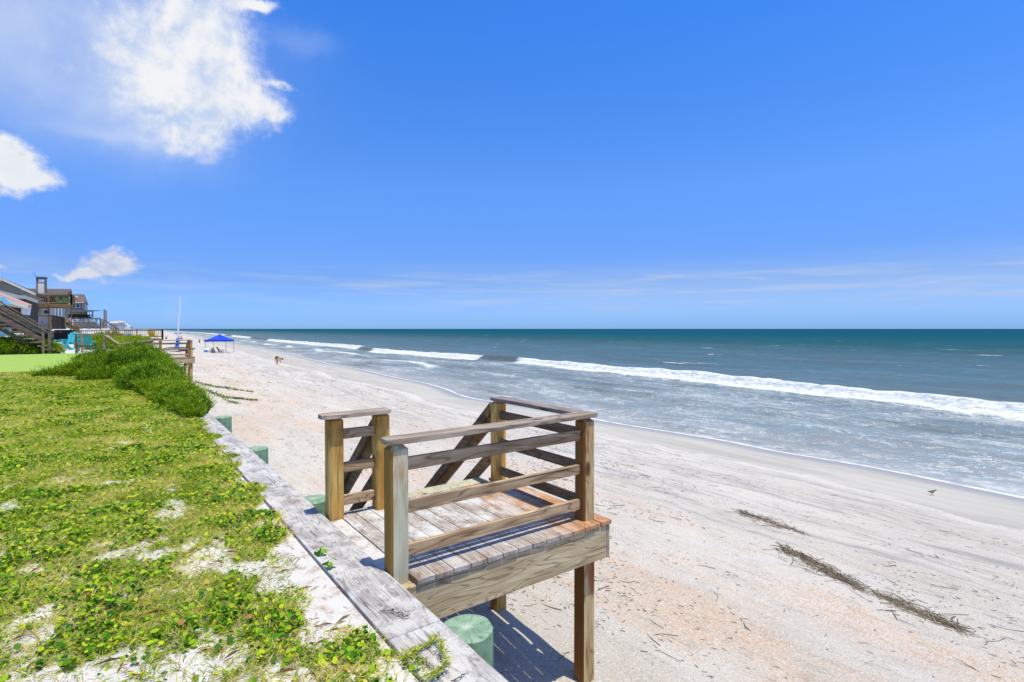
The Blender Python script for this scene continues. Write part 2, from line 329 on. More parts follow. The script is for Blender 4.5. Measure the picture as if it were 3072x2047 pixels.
def pile_mat():
    m, t, b = mat('green piling'); pos = t.new('ShaderNodeTexCoord').outputs['Object']
    sx = t.new('ShaderNodeSeparateXYZ'); t.L.new(pos, sx.inputs[0]); x, y, z = sx.outputs
    nz = t.noise(pos, 7, 3, .6); r = t.m('SQRT', t.m('ADD', t.m('MULTIPLY', x, x), t.m('MULTIPLY', y, y))); rr = t.m('ADD', r, t.m('MULTIPLY', nz, .02))
    ring = t.m('ABSOLUTE', t.m('SUBTRACT', t.m('FRACT', t.m('MULTIPLY', rr, 75.)), .5)); top = t.rng(z, -.012, -.004)
    ang = t.m('ARCTAN2', y, x); an = t.noise(t.comb(t.m('MULTIPLY', ang, 2.1), t.m('MULTIPLY', r, 14.), 0.), 1., 2, .5)
    spoke = t.m('MULTIPLY', t.rng(t.m('ABSOLUTE', t.m('SUBTRACT', an, .5)), .012, .0), t.rng(r, .015, .05))
    rad = t.rng(t.m('ABSOLUTE', t.m('SUBTRACT', t.m('FRACT', t.m('ADD', t.m('MULTIPLY', ang, 1.114), t.m('MULTIPLY', nz, .35))), .5)), .485, .497)
    spoke = t.m('MAXIMUM', t.m('MULTIPLY', spoke, .6), rad)
    g1, g2 = srgb(150, 178, 152), srgb(112, 146, 118)
    c = t.mix(t.rng(nz, .35, .7), g1, g2)
    c = t.mix(t.rng(t.m('ADD', r, t.m('MULTIPLY', nz, .08)), .10, .04), c, srgb(186, 196, 176))
    ct = t.mix(t.m('MULTIPLY', t.rng(ring, .32, .5), .45), c, srgb(84, 116, 88)); ct = t.mix(spoke, ct, srgb(60, 70, 52))
    vs = t.noise(t.map(pos, (60, 60, 2.2)), 1., 2, .5); cs = t.mix(t.rng(nz, .3, .7), srgb(108, 140, 114), srgb(78, 114, 88))
    cs = t.mix(t.rng(vs, .64, .70), cs, srgb(40, 58, 44)); cs = t.mix(t.m('MULTIPLY', t.rng(t.noise(pos, 30, 3, .6), .6, .7), .5), cs, srgb(60, 90, 66))
    t.L.new(t.mix(top, cs, ct), b.inputs['Base Color']); b.inputs['Roughness'].default_value = .7
    t.L.new(t.bump(t.m('ADD', t.m('MULTIPLY', vs, -1.), t.m('MULTIPLY', spoke, -1.)), .4, .005), b.inputs['Normal']); return m
M['pile'] = pile_mat()

# ------------------------------------------------------------------ terrain shapes
def interp(k): a = np.array(k, float); return lambda v: np.interp(v, a[:, 0], a[:, 1])
_W = interp([(-60, 20), (3, 20), (7, 20.45), (10.5, 20.1), (12.5, 20.4), (15, 20.1), (19, 19.7), (22, 20), (24.5, 19.95), (27.5, 19.5), (30.5, 19.0), (33, 19.6), (37, 20.7), (43, 21.6), (46, 21.3), (60, 22.7), (69, 22.5), (84, 24), (108, 26.3), (140, 28), (173, 28.5), (256, 34), (374, 41), (545, 50), (2000, 110), (6000, 200), (50000, 400)])
_WET = interp([(-60, 15.3), (3, 15.6), (5, 16.2), (7.5, 16.6), (10, 16.5), (13.8, 16.2), (16, 16.7), (19, 16.2), (22, 15.4), (23.5, 14.5), (27, 14.5), (30, 15.4), (33, 16.3), (37, 16.1), (44, 14.6), (53, 16.4), (59, 15.8), (70, 16), (87, 17), (108, 18.6), (140, 20), (173, 21), (256, 27), (374, 34), (545, 43), (2000, 103), (6000, 190), (50000, 390)])
def smooth1(f, v):
    v = np.asarray(v, float); w_ = .35+.012*np.abs(v); return sum(f(v+w_*k) for k in (-2, -1, 0, 1, 2))/5
W = lambda v: smooth1(_W, v)
WET = lambda v: smooth1(_WET, v)
def ground_z(u, v):
    s = np.clip((np.asarray(v, float)-8)/28, 0, 1); s = s*s*(3-2*s)
    return .03+.5*s+np.clip(-(np.asarray(u, float)+25)/60, 0, 1)*2.0
def ripple(u, v):
    return (.018*np.sin(u*3.1+v*.7+np.sin(v*1.3))+.014*np.sin(v*2.3-u*1.1+2*np.sin(u*.9))+.010*np.sin(u*6.3+np.sin(v*4.1)*1.4)*np.sin(v*5.2+u))
def beach_z(u, v):
    u = np.asarray(u, float); v = np.asarray(v, float); wv = W(v); s = u-wv
    t_ = np.clip((u-3.4)/(wv-4-3.4), None, 1)
    dry = -1.5-1.1*np.clip(t_, -.4, 1); wet = -2.9-.075*s
    z = np.where(s < -4, dry, wet)
    rise = np.clip((36-v)/30, 0, 1)
    z = z + np.clip((v-20)/16, 0, 1)*.22*np.clip(1-(u-3.4)/10, 0, 1)*np.clip((300-v)/200, 0, 1)
    amp = np.clip(-(s+3.2)/2, 0, 1)
    return z+ripple(u, v)*amp*1.2
def axis_pts(segs):
    out = [segs[0][0]]
    for (a, st, g) in segs:
        pass
    return out
def steps(a, b, first, grow):
    o = [a]; st = first
    while o[-1] < b: o.append(o[-1]+st); st *= grow
    return np.array(o)

# beach
def sand_mat():
    m, t, b = mat('beach sand'); pos = t.new('ShaderNodeNewGeometry').outputs['Position']
    wet = t.attr('wet'); shore = t.attr('shore'); sx = t.new('ShaderNodeSeparateXYZ'); t.L.new(pos, sx.inputs[0]); u, v, _ = sx.outputs
    grain = t.noise(pos, 150, 2, .8); grain2 = t.noise(pos, 38, 3, .75); shell = t.voro(pos, 70, 'F1', 1)
    big = t.noise(t.map(pos, (.55, .13, .5)), 1., 5, .6, .4); big2 = t.noise(t.map(pos, (.9, .22, 1), (5, 3, 0)), 1., 5, .65, .5)
    bumps = t.noise(t.map(pos, (2.2, 1.1, 1)), 1., 5, .6)
    c = t.mix(t.rng(big, .3, .7), (.68, .645, .575), (.555, .52, .455))
    # shell hash: orange flecks in bands on the upper beach
    sh = t.new('ShaderNodeSeparateColor'); t.L.new(shell, sh.inputs[0])
    fleck = t.rng(sh.outputs[0], .62, .66); patch = t.m('MULTIPLY', t.rng(t.m('ADD', big2, t.m('MULTIPLY', t.m('SUBTRACT', grain2, .5), .4)), .42, .66), t.rng(u, 11.5, 7.5))
    c = t.mix(t.m('MULTIPLY', patch, .42), c, (.72, .53, .37))
    c = t.mix(t.m('MULTIPLY', t.m('MULTIPLY', fleck, t.m('MAXIMUM', patch, .22)), .8), c, (.60, .34, .17))
    c = t.mix(t.m('MULTIPLY', t.rng(sh.outputs[1], .90, .93), .6), c, (.80, .78, .75))
    c = t.mix(t.m('MULTIPLY', t.rng(grain, .54, .66), .6), c, (.24, .20, .17))
    c = t.mix(t.m('MULTIPLY', t.rng(grain2, .50, .66), .36), c, (.33, .285, .24)); c = t.mix(t.m('MULTIPLY', t.rng(grain2, .45, .32), .3), c, (.78, .76, .72))
    fp = t.voro(t.map(pos, (2.1, 1.6, 1)), 1., 'SMOOTH_F1'); c = t.mix(t.m('MULTIPLY', t.rng(fp, .22, .08), .2), c, (.36, .32, .28))
    # dark mineral streaks running along the beach between the wrack line and the wet sand
    st = t.noise(t.map(pos, (2.6, .22, 1), rot=(0, 0, .05)), 1., 6, .66, .6); stf = t.noise(t.map(pos, (9, 1.1, 1)), 1., 5, .7, .5)
    band = t.m('MULTIPLY', t.rng(u, 7.5, 11.), t.rng(wet, .6, -1.2))
    sm = t.m('MULTIPLY', t.rng(t.m('ADD', t.m('MULTIPLY', st, .65), t.m('MULTIPLY', stf, .35)), .46, .64), band)
    c = t.mix(t.m('MULTIPLY', sm, .72), c, (.27, .265, .27))
    c = t.mix(t.m('MULTIPLY', t.m('MULTIPLY', t.rng(stf, .52, .64), t.rng(grain2, .42, .58)), .5), c, (.25, .23, .21))
    edge = t.m('ADD', wet, t.m('MULTIPLY', t.m('SUBTRACT', t.noise(t.map(pos, (1.2, .5, 1)), 1., 5, .65), .5), 1.6))
    w1 = t.rng(edge, -.12, .16)
    rim = t.m('MULTIPLY', t.rng(edge, -.9, -.25), t.rng(edge, .02, -.1)); c = t.mix(t.m('MULTIPLY', rim, .18), c, (.74, .73, .71))
    wc = t.mix(t.rng(t.noise(t.map(pos, (1.3, .2, 1), (2, 8, 0)), 1., 4, .6, .5), .35, .7), (.49, .465, .41), (.40, .38, .335))
    wc = t.mix(t.rng(shore, -1.4, -.2), wc, (.33, .315, .28))
    c = t.mix(w1, c, wc)
    c = t.mix(t.m('MULTIPLY', t.m('MULTIPLY', t.rng(sh.outputs[2], .975, .985), t.rng(shell.node.outputs[0], .25, .2)), w1), c, (.1, .09, .08))
    fo = t.rng(t.m('ADD', shore, t.m('MULTIPLY', t.m('SUBTRACT', t.noise(t.map(pos, (.6, .35, 1)), 1., 4, .6), .5), .5)), -.22, -.12)
    t.L.new(c, b.inputs['Base Color'])
    t.L.new(t.rng(shore, -2.0, -.2, .95, .35), b.inputs['Roughness']); b.inputs['Specular IOR Level'].default_value = .25
    hh = t.m('ADD', t.m('MULTIPLY', grain2, .35), t.m('ADD', t.m('MULTIPLY', grain, .12), t.m('MULTIPLY', bumps, 1.2)))
    hh = t.m('ADD', hh, t.m('ADD', t.m('MULTIPLY', st, 1.), t.m('MULTIPLY', t.rng(fp, .0, .30), .8))); hh = t.m('MULTIPLY', hh, t.rng(edge, .2, -.2, .08, 1.))
    t.L.new(t.bump(hh, .9, .06), b.inputs['Normal']); return m
M['sand'] = sand_mat()
bu = np.concatenate([np.arange(-1.2, 9, .07), np.arange(9, 26, .16)])
bv = np.concatenate([[-60, -30, -12, -5], np.arange(-2, 10, .07), steps(10, 9000, .09, 1.022)])
uu = bu; U, Vg = np.meshgrid(uu, bv)
U2 = np.where(U > 9, 9+(U-9)*((W(Vg)+6-9)/(26-9)), U)
far = np.clip((Vg-60)/400, 0, 1); U2 = U2
Z = beach_z(U2, Vg)
beach = grid_mesh('beach', uu, bv, Z, M['sand'], {'wet': U2-WET(Vg), 'shore': U2-W(Vg)}, U2); beach['kind'] = 'structure'

# lawn / land ground
_T = rng.random((256, 256))
def vn(u, v, f, o=0):
    x = np.asarray(u, float)*f+o*17.3+1000; y = np.asarray(v, float)*f+o*9.1+1000; i = np.floor(x).astype(int); j = np.floor(y).astype(int); a = x-i; b = y-j; a = a*a*(3-2*a); b = b*b*(3-2*b); i &= 255; j &= 255; i1 = (i+1) & 255; j1 = (j+1) & 255
    return (_T[i, j]*(1-a)+_T[i1, j]*a)*(1-b)+(_T[i, j1]*(1-a)+_T[i1, j1]*a)*b
def fbm(u, v, f, n=4, o=0, g=.55):
    t = 0; w_ = 1; tot = 0
    for k in range(n): t = t+w_*vn(u, v, f*2.03**k, o+k); tot += w_; w_ *= g
    return t/tot
def patch_noise(u, v):
    """1 = bare white sand, 0 = covered"""
    n = (np.sin(u*2.1+1.3*np.sin(v*.9)+.5)+np.sin(v*1.55-u*.8+1.7*np.sin(u*.7+1))+.8*np.sin(u*4.3+v*2.9)+.6*np.sin(v*5.1-u*3.7+1)+.45*np.sin(u*9.1+v*1.3)*np.sin(v*8.3-u*2))/3.4
    return n
BARE = [(0.42, 4.9, .42, .55, 1.1), (0.15, 4.2, .5, .35, .8), (.95, 3.9, .22, .8, 1.2), (.95, 2.9, .2, .5, .7), (.05, 6.6, .35, .5, .8), (-.4, 7.5, .5, .5, .6), (0.3, 5.9, .3, .5, .5), (-.35, 4.2, .3, .5, .6), (-.55, 3.4, .5, .4, .6), (.25, 3.3, .35, .3, .6), (1.0, 12.6, .3, .5, .9)]
def bare(u, v):
    n = fbm(u, v*.8, 2.1, 5, 3, .80); s = (n-.5)*3.6+.34*np.clip((6.5-v)/4, 0, 1)+.12*np.clip((10-v)/5, 0, 1)-.30
    for (a, b_, ra, rb, k) in BARE: s = s+k*.42*np.exp(-((u-a)/ra)**2-((v-b_)/rb)**2)
    s = s-np.clip((v-10)/8, 0, 1)*.5
    s = s-.35*np.exp(-((u-1.15)/.16)**2)*np.clip((v-4.7)/.6, 0, 1)
    s = s-.7*np.exp(-((u-.78)/.28)**2-((v-3.3)/.35)**2)-.5*np.exp(-((u-.95)/.14)**2-((v-4.35)/.25)**2)-.45*np.exp(-((u-.9)/.3)**2-((v-2.7)/.3)**2)-.45*np.exp(-((u-.8)/.25)**2-((v-7.0)/1.2)**2)
    return s
def ground_mat():
    m, t, b = mat('sandy ground'); pos = t.new('ShaderNodeNewGeometry').outputs['Position']
    n1 = t.noise(pos, 90, 3, .8); n2 = t.noise(pos, 14, 4, .7); n3 = t.noise(pos, 3., 4, .6)
    c = t.mix(t.rng(n3, .35, .65), (.68, .665, .64), (.56, .53, .50)); br = t.attr('cover')
    c = t.mix(t.m('MULTIPLY', t.rng(br, .05, .4), t.rng(n2, .35, .6, .45, .9)), c, t.mix(n1, (.20, .21, .05), (.045, .075, .01)))
    c = t.mix(t.m('MULTIPLY', t.rng(n1, .58, .68), .4), c, (.3, .24, .17))
    t.L.new(c, b.inputs['Base Color']); b.inputs['Roughness'].default_value = .95; b.inputs['Specular IOR Level'].default_value = .15
    t.L.new(t.bump(t.m('ADD', n2, t.m('MULTIPLY', n1, .4)), .6, .02), b.inputs['Normal']); return m
M['ground'] = ground_mat()
gu = np.concatenate([-np.array([400, 200, 100, 60, 40, 25, 15, 10, 7]), np.arange(-5, 1.27, .06), [1.3]])
gv = np.concatenate([[-60, -20, -6], np.arange(0, 14, .08), steps(14, 9000, .12, 1.03)])
Ug, Vg = np.meshgrid(gu, gv); Zg = ground_z(Ug, Vg)+.012*ripple(Ug*2, Vg*2)/.03
Zg = Zg-np.clip((Ug-.85)/.3, 0, 1)*.035
cov = np.clip(.55-bare(Ug, Vg)*1.5, 0, 1)*np.clip((1.15-Ug)/.12, 0, 1)*np.clip((26-Vg)/1.5, 0, 1)
ground = grid_mesh('ground', gu, gv, Zg, M['ground'], {'cover': cov}); ground['kind'] = 'structure'

# ------------------------------------------------------------------ sea
def BR(v): return np.interp(v, [-60, 6, 12, 19, 28, 36, 47, 58, 67, 80, 97, 108, 116, 126, 150, 193, 233, 300, 600, 3000], [35.5, 37.6, 39.0, 40.6, 42.2, 42.6, 43.6, 44.6, 44.0, 43.2, 42.2, 42., 44, 46.3, 46.6, 47.5, 48.5, 54, 74, 150])
def BF(v): return np.interp(v, [-60, 50, 57, 61, 66, 70, 90, 104, 109, 118, 124, 150, 215, 240, 275, 300, 360, 400, 450, 3000], [1, 1, .85, .1, .1, .8, .9, .6, .0, .0, .8, 1, .9, .1, .1, .7, .8, .2, .6, .6])
sea_s = np.concatenate([[-1.2, -.8, -.5], np.arange(-.3, 17, .25), np.arange(17, 34, .12), steps(34, 60000, .3, 1.035)])
sea_v = np.concatenate([[-400, -150, -60, -30, -15, -8], np.arange(-4, 14, .22), steps(14, 60000, .25, 1.017)])
S, Vs = np.meshgrid(sea_s, sea_v); Us = W(Vs)*np.clip(1-S/3000, 0, 1)+S
wob = 2.2*(fbm(Vs*0+3, Vs, .16, 4, 21, .6)-.5)
bd = Us-BR(Vs)-wob*.6
fl = BF(Vs)
f0 = np.clip(S/4, 0, 1)
ph = .8*np.sin(Vs*.11+1)+.5*np.sin(Vs*.05+2)
fd = np.clip((260-Us)/200, 0, 1)*np.clip((260-Vs)/200, 0, 1)
Zs = -2.9+f0*fd*(.05*np.sin(Us*.9+Vs*.25+ph*2)+.04*np.sin(Us*.55-Vs*.18+1)+.028*np.sin(Us*2.1+Vs*.6+np.sin(Vs*.7))+.02*np.sin(Us*3.7-Vs*.9))
Zs += fd*.12*np.clip((S-24)/10, 0, 1)*np.sin(Us*.42+ph)
ridge = np.where(bd < 1.0, np.exp(-((bd-1.0)/.55)**2), np.exp(-((bd-1.0)/1.9)**2))
lump = .75+.5*fbm(Us*.8, Vs*.55, .9, 4, 11)
Zs += ridge*.62*lump*np.clip((1500-Vs)/1200, 0, 1)
Zs += .16*np.exp(-((S-9-1.2*np.sin(Vs*.21))/.8)**2)*np.clip((Vs-25)/20, 0, 1)*np.clip((200-Vs)/100, 0, 1)
def sea_mat():
    m, t, b = mat('sea water'); pos = t.new('ShaderNodeNewGeometry').outputs['Position']
    s = t.attr('shore'); bd_ = t.attr('breaker'); bf = t.attr('foaming'); sx = t.new('ShaderNodeSeparateXYZ'); t.L.new(pos, sx.inputs[0]); u, v, _ = sx.outputs
    ch = t.noise(t.map(pos, (1.5, .55, 1)), 1., 5, .65, .3); ch2 = t.noise(t.map(pos, (.22, .05, 1)), 1., 5, .6, .5); big = t.noise(t.map(pos, (.035, .012, 1)), 1., 4, .6)
    fine = t.noise(t.map(pos, (6, 3, 1)), 1., 4, .7)
    ls = t.m('LOGARITHM', t.m('MAXIMUM', t.m('ADD', s, t.m('MULTIPLY', t.m('SUBTRACT', ch2, .5), t.m('MULTIPLY', s, .5))), .5), 10.)
    c = t.ramp(t.m('DIVIDE', ls, 4.6), [(0., (.32, .30, .26)), (.20, (.17, .19, .175)), (.29, (.095, .13, .13)), (.36, (.038, .092, .102)), (.43, (.028, .082, .102)), (.49, (.005, .078, .108)), (.58, (.0, .066, .108)), (1., (.0, .050, .098))])
    # churned-up olive and sandy streaks, clearer blue ones between
    ol = t.m('MULTIPLY', t.rng(t.m('ADD', t.m('MULTIPLY', ch2, .6), t.m('MULTIPLY', ch, .4)), .5, .64), t.rng(s, 420., 90., 0., 1.))
    c = t.mix(t.m('MULTIPLY', ol, .85), c, (.062, .072, .038))
    bl = t.m('MULTIPLY', t.rng(t.m('ADD', t.m('MULTIPLY', ch2, .45), t.m('MULTIPLY', ch, .55)), .5, .38), t.rng(s, 300., 100., .2, 1.))
    c = t.mix(t.m('MULTIPLY', bl, .5), c, (.10, .195, .24))
    # dark olive wave face just before it breaks
    face = t.m('MULTIPLY', t.m('MULTIPLY', t.rng(bd_, -.5, .5), t.rng(bd_, 1.6, .9)), t.m('SUBTRACT', 1., bf)); c = t.mix(t.m('MULTIPLY', face, .8), c, (.085, .085, .045))
    # swash-zone foam lace
    warp = t.vm('ADD', pos, t.vm('SCALE', t.noise(pos, .8, 3, .6, out=1))); warp.node.inputs[1].links[0].from_node.inputs[3].default_value = 1.6
    wmap = t.map(warp, (1.0, .38, 1))
    lace = t.m('ABSOLUTE', t.m('SUBTRACT', t.noise(wmap, .75, 4, .55, .5), .5)); lace2 = t.m('ABSOLUTE', t.m('SUBTRACT', t.noise(t.vm('ADD', wmap, (9, 4, 2)), 1.9, 4, .6, .4), .5))
    zone = t.m('MULTIPLY', t.rng(s, -.2, .6), t.rng(bd_, 1.5, -3.)); dens = t.noise(t.map(pos, (.22, .08, 1), (4, 2, 0)), 1., 3, .6)
    wid = t.rng(dens, .36, .7, .004, .06)
    f1 = t.m('SUBTRACT', 1., t.m('DIVIDE', lace, wid), clamp=True); f2 = t.m('MULTIPLY', t.m('SUBTRACT', 1., t.m('DIVIDE', lace2, t.m('MULTIPLY', wid, .7)), clamp=True), .7)
    fl_ = t.m('MULTIPLY', t.m('MAXIMUM', f1, f2), zone)
    haze = t.m('MULTIPLY', t.m('MULTIPLY', t.rng(dens, .36, .68), zone), t.rng(fine, .25, .7, .25, .7))
    # the breaker itself
    en = t.noise(t.map(pos, (1.6, .9, 2)), 1., 6, .7, .3); q = t.m('ADD', bd_, t.m('MULTIPLY', t.m('SUBTRACT', en, .5), 2.0))
    back = t.m('ADD', 1.4, t.m('MULTIPLY', t.noise(t.map(pos, (.05, .09, 1)), 1., 3, .5), 1.6))
    brk = t.m('MULTIPLY', t.m('MULTIPLY', t.rng(q, -1.05, -.45), t.rng(t.m('SUBTRACT', q, back), .9, -.2)), t.rng(t.m('ADD', bf, t.m('MULTIPLY', t.m('SUBTRACT', en, .5), .8)), .3, .55))
    trail = t.m('MULTIPLY', t.m('MULTIPLY', t.rng(bd_, -3.6, -.8), t.rng(bd_, .4, -.4)), t.m('MULTIPLY', t.rng(t.noise(wmap, 2., 5, .7), .44, .62), bf))
    backlace = t.m('MULTIPLY', t.m('MULTIPLY', t.rng(bd_, 5.5, 2.), t.rng(bd_, 1., 2.)), t.m('MULTIPLY', t.rng(lace2, .04, .01), bf))
    # thin white line where the swash ends and a few inner wavelets
    rim = t.m('MULTIPLY', t.rng(t.m('ADD', s, t.m('MULTIPLY', t.m('SUBTRACT', ch, .5), .35)), .30, .10), .95)
    inner = t.m('SUBTRACT', s, t.m('ADD', 9., t.m('MULTIPLY', t.m('SINE', t.m('MULTIPLY', v, .21)), 1.2)))
    inn = t.m('MULTIPLY', t.m('MULTIPLY', t.rng(t.m('ADD', inner, t.m('MULTIPLY', t.m('SUBTRACT', en, .5), 2.)), -1.1, -.3), t.rng(inner, 1.4, .3)), t.m('MULTIPLY', t.rng(v, 36., 60.), t.rng(t.noise(t.map(pos, (.1, .04, 1)), 1., 2, .5), .46, .58)))
    # far whitecaps
    wc = t.m('MULTIPLY', t.m('MULTIPLY', t.rng(t.noise(t.map(pos, (.3, .06, 1), (8, 1, 0)), 1., 5, .7, .2), .66, .70), t.rng(bd_, 5., 20.)), t.rng(u, 500., 150.))
    foam = t.m('MAXIMUM', t.m('MAXIMUM', brk, rim), t.m('MAXIMUM', t.m('MAXIMUM', inn, wc), t.m('MAXIMUM', t.m('MULTIPLY', trail, .8), t.m('MULTIPLY', backlace, .7))))
    foam = t.m('MAXIMUM', foam, t.m('MULTIPLY', fl_, .55)); 
    c = t.mix(t.m('MULTIPLY', haze, .5), c, (.56, .60, .60))
    c = t.mix(foam, c, t.mix(t.rng(t.noise(t.map(pos, (1.3, .8, 2.5)), 2.2, 5, .7), .35, .62), (.50, .54, .54), (.80, .81, .80)))
    near_h = t.m('ADD', t.m('MULTIPLY', ch, 1.), t.m('MULTIPLY', fine, .25)); hgt = t.m('ADD', t.m('MULTIPLY', near_h, t.rng(s, .2, 6., .15, 1.)), t.m('MULTIPLY', foam, t.m('MULTIPLY', en, .8)))
    nb = t.bump(hgt, .55, .22)
    nb = t.bump(t.noise(t.map(pos, (.25, .08, 1)), 1., 4, .6), t_strength if False else .5, .8, nb)
    df = t.new('ShaderNodeBsdfDiffuse'); t.L.new(c, df.inputs[0]); t.L.new(nb, df.inputs['Normal'])
    gl = t.new('ShaderNodeBsdfGlossy'); gl.inputs['Roughness'].default_value = .38; t.L.new(nb, gl.inputs['Normal']); gl.inputs[0].default_value = (.84, .95, .92, 1)
    ms = t.new('ShaderNodeMixShader'); t.L.new(t.m('MULTIPLY', t.rng(s, 30., 160., .22, .035), t.m('SUBTRACT', 1., foam)), ms.inputs[0]); t.L.new(df.outputs[0], ms.inputs[1]); t.L.new(gl.outputs[0], ms.inputs[2])
    df.inputs['Roughness'].default_value = 0
    t.N.remove(b); t.L.new(ms.outputs[0], t.N['Material Output'].inputs[0]); return m
M['sea'] = sea_mat()
sea = grid_mesh('sea', sea_s, sea_v, Zs, M['sea'], {'shore': S+.0*Vs, 'breaker': bd, 'foaming': fl}, Us); sea['kind'] = 'structure'

# ------------------------------------------------------------------ bulkhead and pilings
bk = thing('bulkhead', 'long weathered grey timber seawall edging the lawn above the sand', 'seawall', (1.35, 0, 0))
seams = [-3, .35, 2.78, 5.25, 7.1, 9.7, 12.3, 15.9, 19.6, 23.2, 26.8, 30.4, 34., 60, 120, 400, 1200]
for a, b_ in zip(seams[:-1], seams[1:]):
    zt = float(ground_z(0, (a+b_)/2)) if a > 13 else .04
    MB().box(1.205+random.uniform(-.004, .004), 1.54+random.uniform(-.006, .006), a+.003, b_-.003, zt-.05, zt+random.uniform(-.003, .003)).build('cap_board', M['bulk'], bk, .006)
for a, b_ in zip([-3, 1.2, 3.45, 4.6, 8.2, 12, 16], [1.197, 3.447, 4.597, 8.197, 11.997, 15.9, 34]):
    MB().box(.90, 1.19, a, b_, -.015, .022+random.uniform(-.004, .004)).build('inner_board', M['bulk_in'], bk, .006)
M['wall_wood'] = wood('bulkhead sheet wood', 2, srgb(150, 142, 128), srgb(120, 110, 96), srgb(84, 74, 62), ring=5, lw=.4)
mb = MB(); vv = -3
while vv < 60: mb.box(1.42, 1.47, vv, vv+.24, -2.6, -.012, random.random()); vv += .245
mb.box(1.42, 1.47, 60, 1200, -2.6, .3); mb.build('sheet_wall', M['wall_wood'], bk)
mb = MB(); mb.box(1.472, 1.56, -3, 60, -.42, -.2, .3); mb.build('wale', M['bulk'], bk)
pl = None
PV = [(2.80, -.085, 'large pale green round piling beside the deck beam'), (6.0, -.10, 'green piling behind the left deck posts'), (9.0, -.08, 'green round piling midway along the seawall'), (12.25, -.02, 'green piling top against the shrub at the seawall corner'), (15.4, .05, ''), (18.6, .1, '')]
for i, (v_, zt, lb) in enumerate(PV[:4]):
    o = thing('piling', lb, 'piling', (1.735, v_, zt), 'green pilings along the seawall')
    mb = MB(); n = 40; nr = [0, .05, .10, .145, .160, .166]
    vs = [(0, 0, 0)]; fs = []
    for k, r_ in enumerate(nr[1:]):
        for j in range(n):
            a = j*2*math.pi/n; w_ = 1+.02*math.sin(a*3+i)+.012*math.sin(a*7+2*i); vs.append((r_*math.cos(a)*w_, r_*math.sin(a)*w_, 0 if k < 3 else (-.002 if k == 3 else -.012)))
    for j in range(n): fs.append((0, 1+j, 1+(j+1) % n))
    for k in range(4):
        for j in range(n): a_ = 1+k*n+j; b2 = 1+k*n+(j+1) % n; fs.append((a_, a_+n, b2+n, b2))
    base = len(vs)
    for j in range(n):
        a = j*2*math.pi/n; w_ = 1+.02*math.sin(a*3+i)+.012*math.sin(a*7+2*i); vs.append((.172*math.cos(a)*w_, .172*math.sin(a)*w_, -2.6))
    for j in range(n): a_ = 1+4*n+j; b2 = 1+4*n+(j+1) % n; fs.append((a_, base+j, base+(j+1) % n, b2))
    off = Vector(o.location); mb.add([Vector(p)+off for p in vs], fs, .5); mb.build('pile_shaft', M['pile'], o, 0, True)

